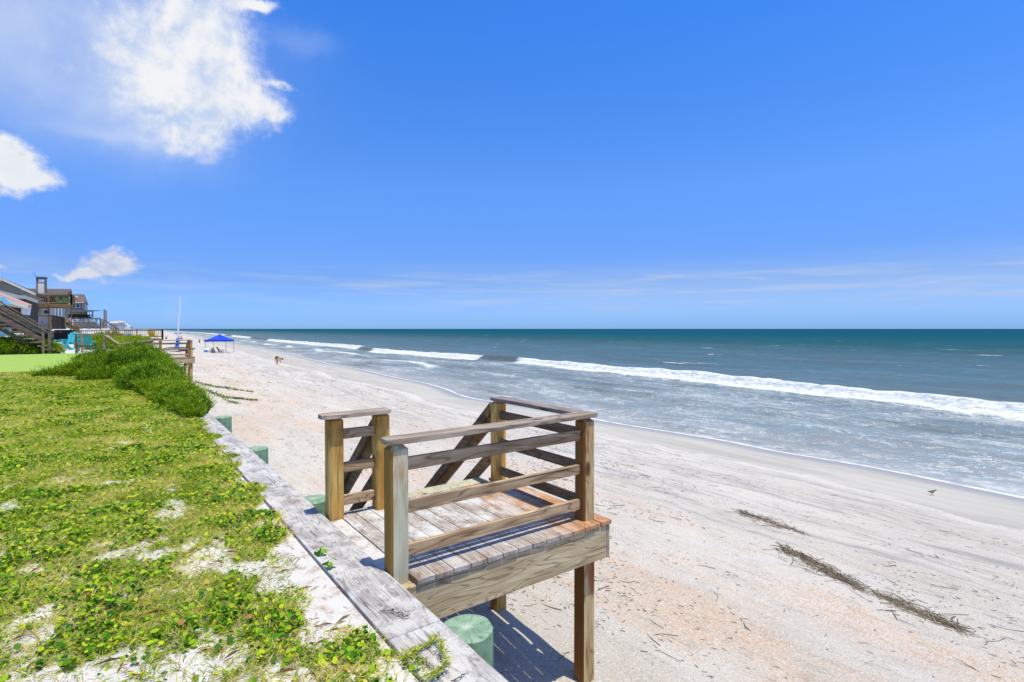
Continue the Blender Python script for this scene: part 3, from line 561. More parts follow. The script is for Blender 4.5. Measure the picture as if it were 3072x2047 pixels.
# ------------------------------------------------------------------ the beach deck
def deck_post(u, v, z0, z1, m_, parent, sz=.14):
    mb = MB(); h = sz/2; c = .016; cu, cv = u+h, v+h; zs = [z0, z1-.03, z1]; ins = [0, 0, .028]
    vs = []
    for z, i_ in zip(zs, ins):
        a = h-i_; cc = c
        for (x, y) in ((-a+cc, -a), (a-cc, -a), (a, -a+cc), (a, a-cc), (a-cc, a), (-a+cc, a), (-a, a-cc), (-a, -a+cc)): vs.append((cu+x*1, cv+y, z))
    fs = [tuple(range(7, -1, -1)), tuple(range(16, 24))]
    for k in range(2):
        for j in range(8): fs.append((k*8+j, k*8+(j+1) % 8, k*8+8+(j+1) % 8, k*8+8+j))
    c = .007
    return mb.add(vs, fs).build('post', m_, parent)
def make_deck():
    o = thing('beach_deck', 'large near wooden stair landing with slatted railings over the sand', 'deck', (1.6, 3.4, 0))
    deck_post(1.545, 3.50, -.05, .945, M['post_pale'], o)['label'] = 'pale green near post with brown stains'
    deck_post(3.44, 3.50, .0, .945, M['post_grey'], o)
    deck_post(1.568, 4.93, -.02, .95, M['post'], o)
    deck_post(2.03, 4.93, .0, .95, M['post'], o)
    deck_post(3.46, 4.93, .0, .95, M['post'], o)
    # support legs into the sand
    for (u_, v_) in ((3.44, 3.50), (3.46, 4.93), (1.75, 4.93)):
        MB().box(u_+.002, u_+.138, v_+.002, v_+.138, -2.3, -.352 if v_ < 4 else -.30).build('leg', M['post'] if v_ > 4 else M['post_grey'], o, .006)
    # caps
    def cap(u0, u1, v0, v1, z, m_, clip=None, ax=0):
        c_ = .035
        if ax == 0: poly = [(u0+(c_ if 'L' in clip else 0), v0), (u1-(c_ if 'R' in clip else 0), v0), (u1, v0+(c_ if 'R' in clip else 0)), (u1, v1-(c_ if 'R' in clip else 0)), (u1-(c_ if 'R' in clip else 0), v1), (u0+(c_ if 'L' in clip else 0), v1), (u0, v1-(c_ if 'L' in clip else 0)), (u0, v0+(c_ if 'L' in clip else 0))]
        pp = []
        for q in poly:
            if not pp or (abs(q[0]-pp[-1][0])+abs(q[1]-pp[-1][1])) > 1e-4: pp.append(q)
        if abs(pp[0][0]-pp[-1][0])+abs(pp[0][1]-pp[-1][1]) < 1e-4: pp.pop()
        return MB().prism(pp, 2, z-.04, z).build('railing_cap', m_, o, .005)
    cap(1.515, 3.588, 3.478, 3.640, .998, M['cap_u'], 'L')
    cap(1.488, 2.165, 4.86, 5.03, .993, M['cap_u'], 'LR')
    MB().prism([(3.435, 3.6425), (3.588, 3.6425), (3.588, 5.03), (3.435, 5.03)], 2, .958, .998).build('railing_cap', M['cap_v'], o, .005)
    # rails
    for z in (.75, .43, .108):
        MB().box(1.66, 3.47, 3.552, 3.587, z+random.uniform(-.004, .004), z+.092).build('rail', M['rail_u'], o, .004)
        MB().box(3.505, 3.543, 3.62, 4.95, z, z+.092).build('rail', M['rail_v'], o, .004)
    for z in (.735, .415, .10):
        MB().box(1.69, 2.05, 4.98, 5.018, z, z+.095).build('rail', M['rail_u'], o, .004)
    # floor boards
    mb = MB(); x = 1.692; n = 12; pw = .1508
    for k in range(n):
        j = random.uniform(-.006, .006); mb.box(x+.0025, x+pw-.0035, 3.394+j*.6, 5.105+j*.5, -.038+random.uniform(-.001, .001), 0.+random.uniform(-.0012, .0012)); x += pw
    mb.box(x+.003, x+.047, 3.397, 3.66, -.038, .0); mb.box(3.562, 3.692, 3.395, 5.25, -.038, .001, .1)
    mb.build('floor_boards', M['boards'], o, .004)
    MB().box(1.25, 1.685, 3.66, 4.92, -.038, -.002).build('floor_boards', M['bulk_in'], o, .004)
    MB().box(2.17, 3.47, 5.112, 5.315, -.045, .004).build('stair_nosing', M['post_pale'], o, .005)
    # beams
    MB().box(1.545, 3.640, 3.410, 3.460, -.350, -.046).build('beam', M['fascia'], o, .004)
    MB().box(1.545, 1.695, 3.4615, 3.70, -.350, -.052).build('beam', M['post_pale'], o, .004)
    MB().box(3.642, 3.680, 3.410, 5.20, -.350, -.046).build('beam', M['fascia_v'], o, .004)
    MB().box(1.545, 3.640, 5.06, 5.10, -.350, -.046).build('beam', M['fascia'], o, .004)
    for k in range(1, 4): MB().box(1.55, 3.64, 3.42+k*.42, 3.46+k*.42, -.24, -.046).build('joist', M['fascia'], o, .003)
    # flight of steps down to the sand, running along the wall
    sl_ = .845
    st = MB()
    for u_ in (2.10, 3.49):
        y0 = 5.09; y1 = 6.95
        f = lambda y, z0: z0-(y-5.13)*sl_
        m1 = MB(); m1.prism([(y0, f(y0, .895)), (y1, f(y1, .895)), (y1, f(y1, .895-.30)), (y0, f(y0, .595))], 0, u_-.02, u_+.018); m1.build('stair_handrail', M['stair'], o, .004)
        m1 = MB(); m1.prism([(y0, f(y0, .845)), (y1, f(y1, .845)), (y1, f(y1, .845-.12)), (y0, f(y0, .725))], 0, u_-.062, u_-.022); m1.build('stair_rail', M['rail_v'], o, .004)
        m1 = MB(); m1.prism([(y0, f(y0, .355)), (y1, f(y1, .355)), (y1, f(y1, .355-.17)), (y0, f(y0, .185))], 0, u_-.02, u_+.018); m1.build('stair_rail', M['stair'], o, .004)
        m1 = MB(); m1.prism([(5.102, -.05), (7.0, -.05-1.898*sl_), (7.0, -.35-1.898*sl_), (5.102, -.35)], 0, u_-.06 if u_ > 3 else u_+.08, u_-.02 if u_ > 3 else u_+.12); m1.build('stringer', M['fascia_v'], o, .004)
        MB().box(u_-.065, u_+.055, 6.86, 7.0, -2.2, -.62).build('post', M['post'], o, .006)
    for k in range(1, 9):
        y = 5.112+k*.215; MB().box(2.20, 3.43, y, y+.24, -.04-k*.18, -k*.18).build('tread', M['boards'], o, .004)
    return o
M['nail'] = plain('dark nail', (.05, .04, .03))
deck = make_deck()
nd = copy_tree(deck); nd.location = Vector(deck.location)+Vector((0.02, 32.55, .14))
nd['label'] = 'far weathered stair landing beyond the shrubs, same build as the near one'; nd['group'] = 'beach stair landings'; deck['group'] = 'beach stair landings'
#@@PART2
# ------------------------------------------------------------------ plant material
def leaf_mat(name, stops, rough=.5, trans=.35):
    m = bpy.data.materials.new(name); m.use_nodes = True; t = NT(m.node_tree); b = t.N['Principled BSDF']; out = t.N['Material Output']
    c = t.ramp(t.attr('rnd'), stops)
    t.L.new(c, b.inputs['Base Color']); b.inputs['Roughness'].default_value = rough; b.inputs['Specular IOR Level'].default_value = .15
    tr = t.new('ShaderNodeBsdfTranslucent'); t.L.new(t.mix(1., c, (1.3, 1.25, .5), 'MULTIPLY'), tr.inputs[0])
    ms = t.new('ShaderNodeMixShader'); ms.inputs[0].default_value = trans
    t.L.new(b.outputs[0], ms.inputs[1]); t.L.new(tr.outputs[0], ms.inputs[2]); t.L.new(ms.outputs[0], out.inputs[0]); return m
M['pennywort'] = leaf_mat('round leaves', [(0, (.02, .10, .003)), (.22, (.08, .24, .006)), (.5, (.28, .46, .012)), (.8, (.58, .62, .03)), (.91, (.42, .40, .12)), (.955, (.62, .45, .03)), (.965, (.34, .12, .05)), (1, (.42, .18, .08))], .6, .22)
M['grass'] = leaf_mat('grass blades', [(0, (.10, .22, .008)), (.3, (.36, .48, .03)), (.6, (.66, .66, .12)), (.85, (.80, .72, .32)), (1, (.82, .70, .42))], .6)
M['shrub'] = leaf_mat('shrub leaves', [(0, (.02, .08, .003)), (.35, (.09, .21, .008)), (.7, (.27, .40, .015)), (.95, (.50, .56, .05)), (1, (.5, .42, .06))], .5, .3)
M['shrub_core'] = plain('shrub shade core', (.022, .035, .008), .9, .3, .1, 20)  # opaque dark mound, its colour paints the shade in gaps between sprigs
M['twig'] = leaf_mat('dry reeds', [(0, (.07, .055, .04)), (.5, (.15, .12, .08)), (.85, (.25, .20, .14)), (1, (.38, .33, .25))], .8, 0.)

def discs(P, rad, nrm, n=7):
    """round leaves as n-gons; P (k,3), nrm (k,3)"""
    k = len(P); a = np.cross(nrm, rng.normal(size=(k, 3))); a /= np.linalg.norm(a, axis=1)[:, None]; b = np.cross(nrm, a)
    th = np.arange(n)*2*np.pi/n; V = P[:, None]+rad[:, None, None]*(np.cos(th)[None, :, None]*a[:, None]+np.sin(th)[None, :, None]*b[:, None])
    return V.reshape(-1, 3), np.arange(k*n), np.full(k, n)
def blades(P, L, wd, d, curl=.25):
    """tapering bent blades: two quads/tri; returns quads"""
    k = len(P); sd = np.cross(d, np.array([0, 0, 1.])+rng.normal(0, .4, (k, 3))); sd /= (np.linalg.norm(sd, axis=1)[:, None]+1e-9)
    mid = P+d*(L*.55)[:, None]+np.array([0, 0, 1.])*(L*curl*.3)[:, None]; tip = P+d*L[:, None]-np.array([0, 0, 1.])*(L*curl*.2)[:, None]
    h = wd[:, None]/2
    V = np.stack([P-sd*h, P+sd*h, mid+sd*h*.9, tip, mid-sd*h*.9], 1).reshape(-1, 3)
    return V, np.arange(k*5), np.full(k, 5)
def pick_area(dens, vmax=26.5):
    vs = np.linspace(1.9, vmax, 500); wv = (1.42+.135*vs+2.2)*dens(vs); cdf = np.cumsum(wv); tot = cdf[-1]*(vs[1]-vs[0]); k = int(tot)
    v = np.interp(rng.random(k)*cdf[-1], cdf, vs); lo = -.135*v-2.2; u = lo+rng.random(k)*(1.42-lo); return u, v
def lawn_z(u, v): return ground_z(u, v)+.012*ripple(u*2, v*2)/.03-np.clip((u-.85)/.3, 0, 1)*.035
edge = lambda v: np.interp(v, [1.9, 2.5, 2.9, 3.3, 3.7, 4.4, 4.9, 5.6, 9, 10, 12, 13], [1.18, 1.18, 1.12, .95, .92, 1.02, 1.14, 1.15, 1.16, 1.19, 1.28, 1.30])+.05*np.sin(v*5.1+1)+.05*np.sin(v*11)+.20*np.exp(-((v-8.05)/.12)**2)+.22*np.exp(-((v-9.6)/.16)**2)+.12*np.exp(-((v-6.2)/.1)**2)
# round-leaved ground cover
u, v = pick_area(lambda v: np.interp(v, [2, 6, 12, 26], [3900, 3200, 1900, 1200]))
bb = bare(u, v); clump = (fbm(u, v, 3.2, 3, 8)-.5)*3.2; pr = np.clip(.85-2.4*bb, .02, 1)*np.clip(.5+.6*clump, .12, 1)
keep = (rng.random(len(u)) < pr) & (u < edge(v)) & ((v < 23.8) | (u > -.2)); u, v, clump = u[keep], v[keep], clump[keep]
sc = np.interp(v, [2, 6, 14, 26], [1, 1.1, 1.5, 2.0]); rad = rng.uniform(.006, .0185, len(u))*sc
nr = rng.normal(0, .55, (len(u), 3)); nr[:, 2] = 1; nr /= np.linalg.norm(nr, axis=1)[:, None]
P = np.stack([u, v, np.maximum(lawn_z(u, v), np.where((u > .89) & (u < 1.19), .026, -9))+np.where(u > 1.19, .035, 0)+rng.uniform(.004, .05, len(u))*np.clip(1-bb[keep]*1.2, .3, 1)*(.7+.6*np.clip(clump, 0, 1))], 1)
V, fl_, lt = discs(P, rad, nr)
rn = np.clip(rng.random(len(u))**1.1*.88+np.where(rng.random(len(u)) < .012, .9, 0)-.16*clump, 0, 1)
cover = fast_mesh('ground_cover', V, fl_, lt, M['pennywort'], {'rnd': rn}); tag(cover, 'round leaved creeping green ground cover spread over the lawn sand', 'ground cover', kind='stuff')
# grass between it
u, v = pick_area(lambda v: np.interp(v, [2, 6, 12, 26], [8500, 6500, 3800, 2100]))
bb = bare(u, v); keep = (rng.random(len(u)) < np.clip(.85-1.5*bb, .13, 1)) & (u < edge(v)+.02) & ((v < 23.8) | (u > -.2)); u, v, bb = u[keep], v[keep], bb[keep]
k = len(u); az_ = rng.random(k)*6.283; el_ = rng.uniform(.05, .9, k); d = np.stack([np.cos(az_)*np.cos(el_), np.sin(az_)*np.cos(el_), np.sin(el_)], 1)
sc = np.interp(v, [2, 6, 14, 26], [1, 1.2, 2.0, 2.8]); V, fl_, lt = blades(np.stack([u, v, np.where(u > 1.2, .043, np.where(u > .89, np.maximum(lawn_z(u, v), .023), lawn_z(u, v)))+np.where(v > 13, ground_z(u, v)*(u > 1.2), 0)+.002], 1), rng.uniform(.03, .085, k)*np.interp(v, [2, 26], [1, 1.4]), rng.uniform(.0018, .0040, k)*sc, d)
tone = np.clip((fbm(u, v, 1.6, 3, 5)-.5)*3+.5, 0, 1); rn = np.clip(rng.random(k)*.7+.4*tone-.02, 0, 1)
grass = fast_mesh('grass', V, fl_, lt, M['grass'], {'rnd': rn}); tag(grass, 'thin yellow green grass mixed into the lawn ground cover', 'grass', kind='stuff')
# small leaf litter on the bare sand
u, v = pick_area(lambda v: np.interp(v, [2, 6, 12, 26], [420, 300, 120, 40])); keep = u < 1.15; u, v = u[keep], v[keep]; k = len(u)
az_ = rng.random(k)*6.283; d = np.stack([np.cos(az_), np.sin(az_), np.full(k, .12)], 1)
V, fl_, lt = blades(np.stack([u, v, lawn_z(u, v)+.004+.01*rng.random(k)], 1), np.where(rng.random(k) < .2, rng.uniform(.06, .16, k), rng.uniform(.012, .035, k)), rng.uniform(.003, .007, k), d, .3)
lit = fast_mesh('leaf_litter', V, fl_, lt, leaf_mat('dead leaves', [(0, (.30, .12, .05)), (.5, (.42, .22, .10)), (.8, (.30, .24, .08)), (1, (.12, .08, .05))], .7, .1), {'rnd': rng.random(k)}); tag(lit, 'dry brown leaf bits scattered over the lawn sand', 'leaf litter', kind='stuff')

# ------------------------------------------------------------------ shrubs
def shrub(name, label, mounds, dens, leaf=(.045, .075), wdt=.015, group=None, tone=0., zf=ground_z, cat='shrub', up=.9):
    o = thing(name, label, cat, (mounds[0][0], mounds[0][1], float(zf(mounds[0][0], mounds[0][1]))), group); off = np.array(o.location)
    AV, AL, AT, AR = [], [], [], []; nb = 0; core = MB()
    for (cu, cv, a, b_, h) in mounds:
        k = int(dens*.8*a*b_*3.3); r_ = np.sqrt(rng.random(k)); th = rng.random(k)*6.283; x, y = r_*np.cos(th), r_*np.sin(th)
        lum = .11*np.sin(th*3+cv)+.07*np.sin(th*7+cu*3)
        prof = np.sqrt(np.clip(1-r_**2.4, 0, 1)); hh = h*(prof*(1+.18*np.sin((x*a)*4.1+cv)*np.sin((y*b_)*3.3+cu)+.12*np.sin(x*a*9+y*b_*7))); hh = hh*(.55+.85*fbm(cu+x*a, cv+y*b_, 2.3, 3, 4))
        px, py = cu+x*a*(1+lum), cv+y*b_*(1+lum); pz = zf(px, py)+hh-rng.random(k)*.05
        n = np.stack([x/a*h*1.1, y/b_*h*1.1, np.full(k, up)], 1)+rng.normal(0, .25, (k, 3)); n /= np.linalg.norm(n, axis=1)[:, None]
        S_ = rng.uniform(.07, .24, k)*(.7+.6*fbm(px, py, 3., 2, 9))*np.where(rng.random(k) < .12, 1.7, 1); base = np.stack([px, py, pz], 1)-n*.05; shade_ = rng.random(k)
        for q in range(7):
            f = (q+.5)/7; pp = base+n*(S_*f)[:, None]; dd = n+rng.normal(0, .55, (k, 3)); dd /= np.linalg.norm(dd, axis=1)[:, None]
            V, fl, lt = blades(pp, rng.uniform(*leaf, k), np.full(k, wdt)*rng.uniform(.7, 1.3, k), dd, .1)
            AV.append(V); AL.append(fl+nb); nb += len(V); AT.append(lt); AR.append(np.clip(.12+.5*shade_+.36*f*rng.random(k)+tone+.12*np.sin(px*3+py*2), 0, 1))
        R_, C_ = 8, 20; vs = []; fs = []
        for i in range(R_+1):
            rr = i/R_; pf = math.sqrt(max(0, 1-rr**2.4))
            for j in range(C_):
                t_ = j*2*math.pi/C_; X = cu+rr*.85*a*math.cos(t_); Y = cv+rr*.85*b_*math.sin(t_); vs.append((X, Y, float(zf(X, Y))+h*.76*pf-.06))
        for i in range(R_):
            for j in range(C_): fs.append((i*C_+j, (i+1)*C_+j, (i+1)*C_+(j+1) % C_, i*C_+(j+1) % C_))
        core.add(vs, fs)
    V = np.concatenate(AV)-off
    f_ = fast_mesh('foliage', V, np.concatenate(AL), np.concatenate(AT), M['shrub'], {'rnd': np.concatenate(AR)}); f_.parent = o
    core.build('shade_core', M['shrub_core'], o, 0, True); return o
shrub('dune_shrub', 'tall rounded green shrub mound hiding the bend of the neighbouring handrail', [(.55, 22.6, 1.05, 3.2, .66), (-.25, 25.0, .95, 2.0, .46)], 1100, tone=-.02)
shrub('dune_shrub', 'green shrub spilling along the seawall in front of the far stair landing', [(.85, 18.2, .78, 2.5, .42)], 1600, tone=.0)
shrub('dune_shrub', 'low feathery shrub at the seawall corner above the last visible piling', [(1.12, 15.4, .46, 1.7, .24), (1.24, 13.0, .32, 1.0, .18), (1.2, 14.1, .36, .8, .2)], 2600, tone=.05)
shrub('dune_shrub', 'small upright dark green clump at the near edge of the bright turf', [(-.75, 21.9, .62, .62, .36)], 2200, tone=.03)
shrub('dune_shrub', 'flat dark spreading plant between the lawn and the bright turf', [(-1.2, 22.2, .8, .45, .16), (-.1, 20.9, .9, .9, .30)], 1900, tone=-.1)
shrub('dune_shrub', 'dense bush beside the foot of the grey wooden stairs, at the left edge', [(-5.2, 35.2, 1.1, 1.2, .92)], 800, tone=.08)
shrub('dune_shrub', 'middle bush of the row behind the turf, with a dark hollow', [(-3.95, 35.6, .85, 1.0, .78)], 900, tone=.0)
shrub('dune_shrub', 'lowest bush at the right end of the row behind the turf', [(-2.85, 35.4, .75, .8, .46)], 1000, tone=.02)
shrub('dune_shrub', 'yellow green bush beyond the teal chairs', [(-.6, 42., 1.2, 2.2, .62)], 600, tone=.18)
shrub('dune_shrub', 'pale green bush under the brown fenced walkway', [(1.0, 50., 1.4, 4.5, .55)], 350, tone=.16)
shrub('dune_shrub', 'green growth behind the brown fence pickets', [(-1.0, 69.6, 2.2, 1.5, .75)], 260, (.07, .1), .02, tone=.15)

# ------------------------------------------------------------------ runners, vines, wrack
def onbeach(px, py):
    z = -1.5
    for _ in range(12): p = atz(px, py, z); z = float(beach_z(p.x, p.y))
    return Vector((p.x, p.y, z))
def runner(name, label, cat, pts, leaf, m_stem, m_leaf, n, spread=.012, wd=.004, r=.002, up=.3):
    pts = [Vector(p) for p in pts]; o = thing(name, label, cat, pts[0]); seg = []
    for a, b in zip(pts[:-1], pts[1:]):
        for k in range(4): seg.append(a.lerp(b, k/4)+Vector((random.gauss(0, .004), random.gauss(0, .004), abs(random.gauss(0, .004)))))
    seg.append(pts[-1]); MB().path(seg, r, 5).build('stem', m_stem, o)
    if n:
        idx = rng.random(n)*(len(seg)-1.001); i0 = idx.astype(int); f = (idx-i0)[:, None]; A = np.array([tuple(q) for q in seg]); P_ = A[i0]*(1-f)+A[i0+1]*f+rng.normal(0, spread, (n, 3))*[1, 1, .2]
        P_[:, 2] += .004; T = A[i0+1]-A[i0]; T /= np.linalg.norm(T, axis=1)[:, None]; d = T*.8+rng.normal(0, .5, (n, 3)); d[:, 2] = np.abs(d[:, 2])*up+.12; d /= np.linalg.norm(d, axis=1)[:, None]
        if leaf == 'disc': nn = rng.normal(0, .4, (n, 3)); nn[:, 2] = 1; nn /= np.linalg.norm(nn, axis=1)[:, None]; P_[:, 2] += .02; V, fl, lt = discs(P_, rng.uniform(.5, 1., n)*wd, nn)
        else: V, fl, lt = blades(P_, rng.uniform(.02, .045, n), np.full(n, wd), d, .2)
        q = fast_mesh('leaves', V-np.array(pts[0]), fl, lt, m_leaf, {'rnd': rng.random(n)*.8}); q.parent = o
    return o
M['stem'] = plain('runner stem', (.20, .13, .07), .7, .3)
c8 = lambda lst, z=.052: [atz(1140+x/5.8825, 1780+y/5.8825, z) for x, y in lst]
runner('grass_runner', 'looping yellow green grass runner lying on the pale seawall cap', 'grass runner', c8([(380, 1180), (560, 1060), (720, 980), (880, 920)])+c8([(960, 760), (1050, 880), (1090, 980), (1130, 1090), (1180, 1200), (1130, 1330), (1000, 1430), (840, 1540)], .065), 'blade', M['stem'], M['grass'], 420, .007, .0045, .0024)
runner('dead_vine', 'thin dry vine on the brown stained cap board, uppermost of the two', 'vine', c8([(-20, 320), (150, 315), (260, 350), (350, 380), (430, 430), (500, 410)], .05), 'blade', M['twig'], M['twig'], 30, .006, .003, .0028)
runner('dead_vine', 'thin dry twig on the seawall cap near the bottom of the picture', 'vine', c8([(650, 1130), (760, 1190), (870, 1240), (950, 1310)], .05), 'blade', M['twig'], M['twig'], 0, .006, .003, .0022)
runner('dead_vine', 'short dark forked twig on the nearest corner of the seawall cap', 'vine', c8([(1240, 1565), (1330, 1530), (1430, 1490), (1480, 1430)], .05), 'blade', M['twig'], M['twig'], 0, .006, .003, .003)
for pts, lb in (([(989, 1706), (985, 1690)], 'seedling with two round leaves in the seam of the seawall boards'), ([(957, 1671), (953, 1655)], 'sprig of round leaves poking through the seawall seam behind the other seedling')):
    p = atz(*pts[0], .03); o = thing('seedling', lb, 'seedling', p); MB().path([p, p+Vector((-.01, 0, .03)), p+Vector((-.005, .01, .06))], .0015, 5).build('stem', M['stem'], o)
    n = 8; P_ = np.array(p)+rng.normal(0, .02, (n, 3))*[1, 1, .7]+[0, 0, .045]; nn = rng.normal(0, .6, (n, 3))+[0, -.3, .8]; nn /= np.linalg.norm(nn, axis=1)[:, None]; V, fl, lt = discs(P_, rng.uniform(.014, .024, n), nn, 9)
    q = fast_mesh('leaves', V-np.array(p), fl, lt, M['pennywort'], {'rnd': rng.random(n)*.5}); q.parent = o
runner('beach_vine', 'upper of the two leafy vines creeping down onto the sand', 'vine', [onbeach(x, y)+Vector((0, 0, .03)) for x, y in ((590, 1148), (620, 1157), (650, 1163), (680, 1165), (710, 1171), (760, 1178))], 'disc', M['stem'], M['shrub'], 330, .06, .045, .01)
runner('beach_vine', 'lower leafy vine creeping over the sand beyond the seawall corner', 'vine', [onbeach(x, y)+Vector((0, 0, .03)) for x, y in ((618, 1172), (640, 1182), (668, 1192), (700, 1197), (730, 1199), (775, 1204))], 'disc', M['stem'], M['shrub'], 380, .06, .045, .01)
runner('beach_vine', 'shortest leafy vine beside the white sand at the seawall corner', 'vine', [onbeach(x, y)+Vector((0, 0, .03)) for x, y in ((668, 1198), (690, 1207), (715, 1213))], 'disc', M['stem'], M['shrub'], 90, .06, .04, .008)

def sticks(P, L, rad, az, tilt, off):
    k = len(P); d = np.stack([np.cos(az)*np.cos(tilt), np.sin(az)*np.cos(tilt), np.sin(tilt)], 1); sd = np.cross(d, [0, 0, 1.]); sd /= np.linalg.norm(sd, axis=1)[:, None]; up = np.cross(sd, d)
    bend = sd*(rng.normal(0, .10, k)*L)[:, None]; secs = [P-d*(L/2)[:, None], P+bend, P+d*(L/2)[:, None]]; V = []
    for q, s_ in enumerate(secs):
        for j in range(3):
            a = j*2.094; V.append(s_+(sd*math.cos(a)+up*math.sin(a))*(rad*(1, .9, .5)[q])[:, None])
    V = np.stack(V, 1).reshape(-1, 3)-off; b = np.arange(k)[:, None, None]*9
    f = np.array([[0, 1, 4, 3], [1, 2, 5, 4], [2, 0, 3, 5], [3, 4, 7, 6], [4, 5, 8, 7], [5, 3, 6, 8]])[None]+b
    return V, f.reshape(-1), np.full(k*6, 4)
WR = [((2205, 1532), (2405, 1600), 130, .20, 'upper patch of dry dark reeds on the sand, nearest the water'), ((2345, 1640), (2590, 1770), 330, .20, 'thickest heap of dry dark reeds in the middle of the wrack line'), ((2630, 1785), (2890, 1895), 170, .22, 'lowest scattered heap of dry reeds towards the right edge')]
for p0, p1, k, sp, lb in WR:
    a, b = np.array(onbeach(*p0)), np.array(onbeach(*p1)); t_ = np.clip(rng.beta(1.3, 1.1, k)+.05*np.sin(rng.random(k)*40), -.05, 1.05)[:, None]; d = b-a; az0 = math.atan2(d[1], d[0]); nrm = np.array([-math.sin(az0), math.cos(az0), 0])
    P_ = a+d*t_+nrm*(rng.normal(0, sp*1.15, k)*rng.random(k)*np.sin(np.clip(t_[:, 0], .15, .9)*3.14)+.22*(fbm(t_[:, 0]*9, t_[:, 0]*0, 1., 3, int(p0[0]) % 50)-.5))[:, None]; P_[:, 2] = beach_z(P_[:, 0], P_[:, 1])+.008+np.abs(rng.normal(0, .010, k))
    off = np.array(a); V, fl, lt = sticks(P_, rng.uniform(.08, .42, k)**1.0, rng.uniform(.003, .0065, k), az0+rng.normal(0, .6, k), rng.normal(0, .08, k), off)
    o = fast_mesh('reed_heap', V, fl, lt, M['twig'], {'rnd': np.repeat(rng.random(k), 6)}); o.location = off; tag(o, lb, 'debris', 'reed heaps along the wrack line')
k = 22000; u = np.concatenate([rng.uniform(1.8, 15.5, 13000), rng.uniform(1.8, 12, 9000)]); v = np.concatenate([rng.uniform(.5, 60, 13000), rng.uniform(.6, 14, 9000)])
pn = (fbm(u, v*.45, .8, 4, 31, .7)-.5)*5; keep = rng.random(k) < np.clip(.28+.6*pn, .04, 1)*np.clip((WET(v)-.6-u)/.5, 0, 1); u, v = u[keep], v[keep]; k = len(u)
long_ = rng.random(k) < .05; L = np.where(long_, rng.uniform(.12, .38, k), rng.uniform(.02, .08, k)); rad = np.where(long_, rng.uniform(.003, .0055, k), rng.uniform(.002, .0045, k))*np.interp(v, [0, 10, 45], [1, 1.3, 2.6])
V, fl, lt = sticks(np.stack([u, v, beach_z(u, v)+.004+rad], 1), L, rad, 1.9+rng.normal(0, .75, k), rng.normal(0, .04, k), np.zeros(3))
o = fast_mesh('scattered_twigs', V, fl, lt, M['twig'], {'rnd': np.repeat(rng.random(k)*.9, 6)}); tag(o, 'small dark twigs and reed bits strewn over the dry sand', 'twigs', kind='stuff')

# ------------------------------------------------------------------ turf, rocks, teal chairs
M['turf'] = plain('artificial turf', srgb(144, 172, 82), .9, .16, .1, 5.)
def turf():
    rows = np.arange(23.7, 34.3, .4); mb = MB(); n = 10; vs = []
    for v_ in rows:
        r_ = float(np.interp(v_, [20.5, 22, 31, 34.3], [.4, .3, -.56, -1.6])); l_ = float(np.interp(v_, [20.5, 31, 34.3], [-8, -8, -4.2]))
        for k in range(n): u_ = l_+(r_-l_)*k/(n-1); vs.append((u_, v_, float(ground_z(u_, v_))+.045))
    fs = [(i*n+j, i*n+j+1, (i+1)*n+j+1, (i+1)*n+j) for i in range(len(rows)-1) for j in range(n-1)]
    o = mb.add(vs, fs).build('turf', M['turf'], None, 0, True); tag(o, 'smooth bright green artificial turf patch between the bushes', 'turf'); return o
turf()
M['rock'] = plain('white rock', (.72, .71, .69), .9, .1)
for i, (px, py, s, lb) in enumerate([(297, 1082, .30, 'left white rock at the right end of the turf'), (306, 1074, .26, 'middle white rock leaning on the shrub'), (314, 1078, .22, 'right white rock half under the shrub')]):
    p = atz(px, py, .42); mb = MB(); vs = []; fs = []
    for a in range(7):
        for b in range(10):
            th = a/6*math.pi; ph = b/10*6.283; rr = s*(1+.22*math.sin(ph*2+i)+.15*math.sin(th*5+ph*3+i*2)); vs.append((p.x+rr*math.sin(th)*math.cos(ph), p.y+rr*math.sin(th)*math.sin(ph), p.z+rr*.62*math.cos(th)))
    for a in range(6):
        for b in range(10): fs.append((a*10+b, a*10+(b+1) % 10, (a+1)*10+(b+1) % 10, (a+1)*10+b))
    o = mb.add(vs, fs).build('rock', M['rock']); tag(o, lb, 'rock', 'white rocks by the turf')
def adirondack(name, label, m_, loc, rz, group, K=1.):
    o = thing(name, label, 'chair', loc, group); L = Vector(loc); rot = Matrix.Rotation(rz, 3, 'Z')
    def B(nm, items, mm=m_):
        mb = MB()
        for kind, *a in items:
            if kind == 'b': mb.beam(L+rot@Vector(a[0])*K, L+rot@Vector(a[1])*K, a[2]*K, a[3]*K, rot@Vector(a[4]))
        return mb.build(nm, mm, o, .004)
    X = (1, 0, 0)
    B('seat', [('b', (-.28, -.42+.09*k, .40-.022*k), (.28, -.42+.09*k, .40-.022*k), .085, .02, (0, 1, -.25)) for k in range(8)])
    for k in range(7):
        xx = (k-3)*.088; h = 1.02-.022*(k-3)**2; B('back_slat', [('b', (xx*.8, .22, .22), (xx*1.15, .22+.33*h, .22+h*.80), .074, .018, X)])
    for s in (-1, 1):
        B('arm', [('b', (s*.36, -.48, .56), (s*.36, .38, .54), .13, .022, X)])
        B('front_leg', [('b', (s*.31, -.40, 0), (s*.31, -.40, .55), .03, .11, X)])
        B('rear_leg', [('b', (s*.27, -.45, .38), (s*.27, .50, .02), .03, .12, X)])
    B('back_brace', [('b', (-.36, .34, .53), (.36, .34, .53), .03, .06, (0, 1, 0)), ]); B('upper_brace', [('b', (-.24, .47, .80), (.24, .47, .80), .02, .06, (0, 1, 0))])
    return o
M['teal'] = plain('teal paint', srgb(64, 190, 200), .45, .08); M['teal2'] = plain('deep teal paint', srgb(20, 160, 155), .45, .08)
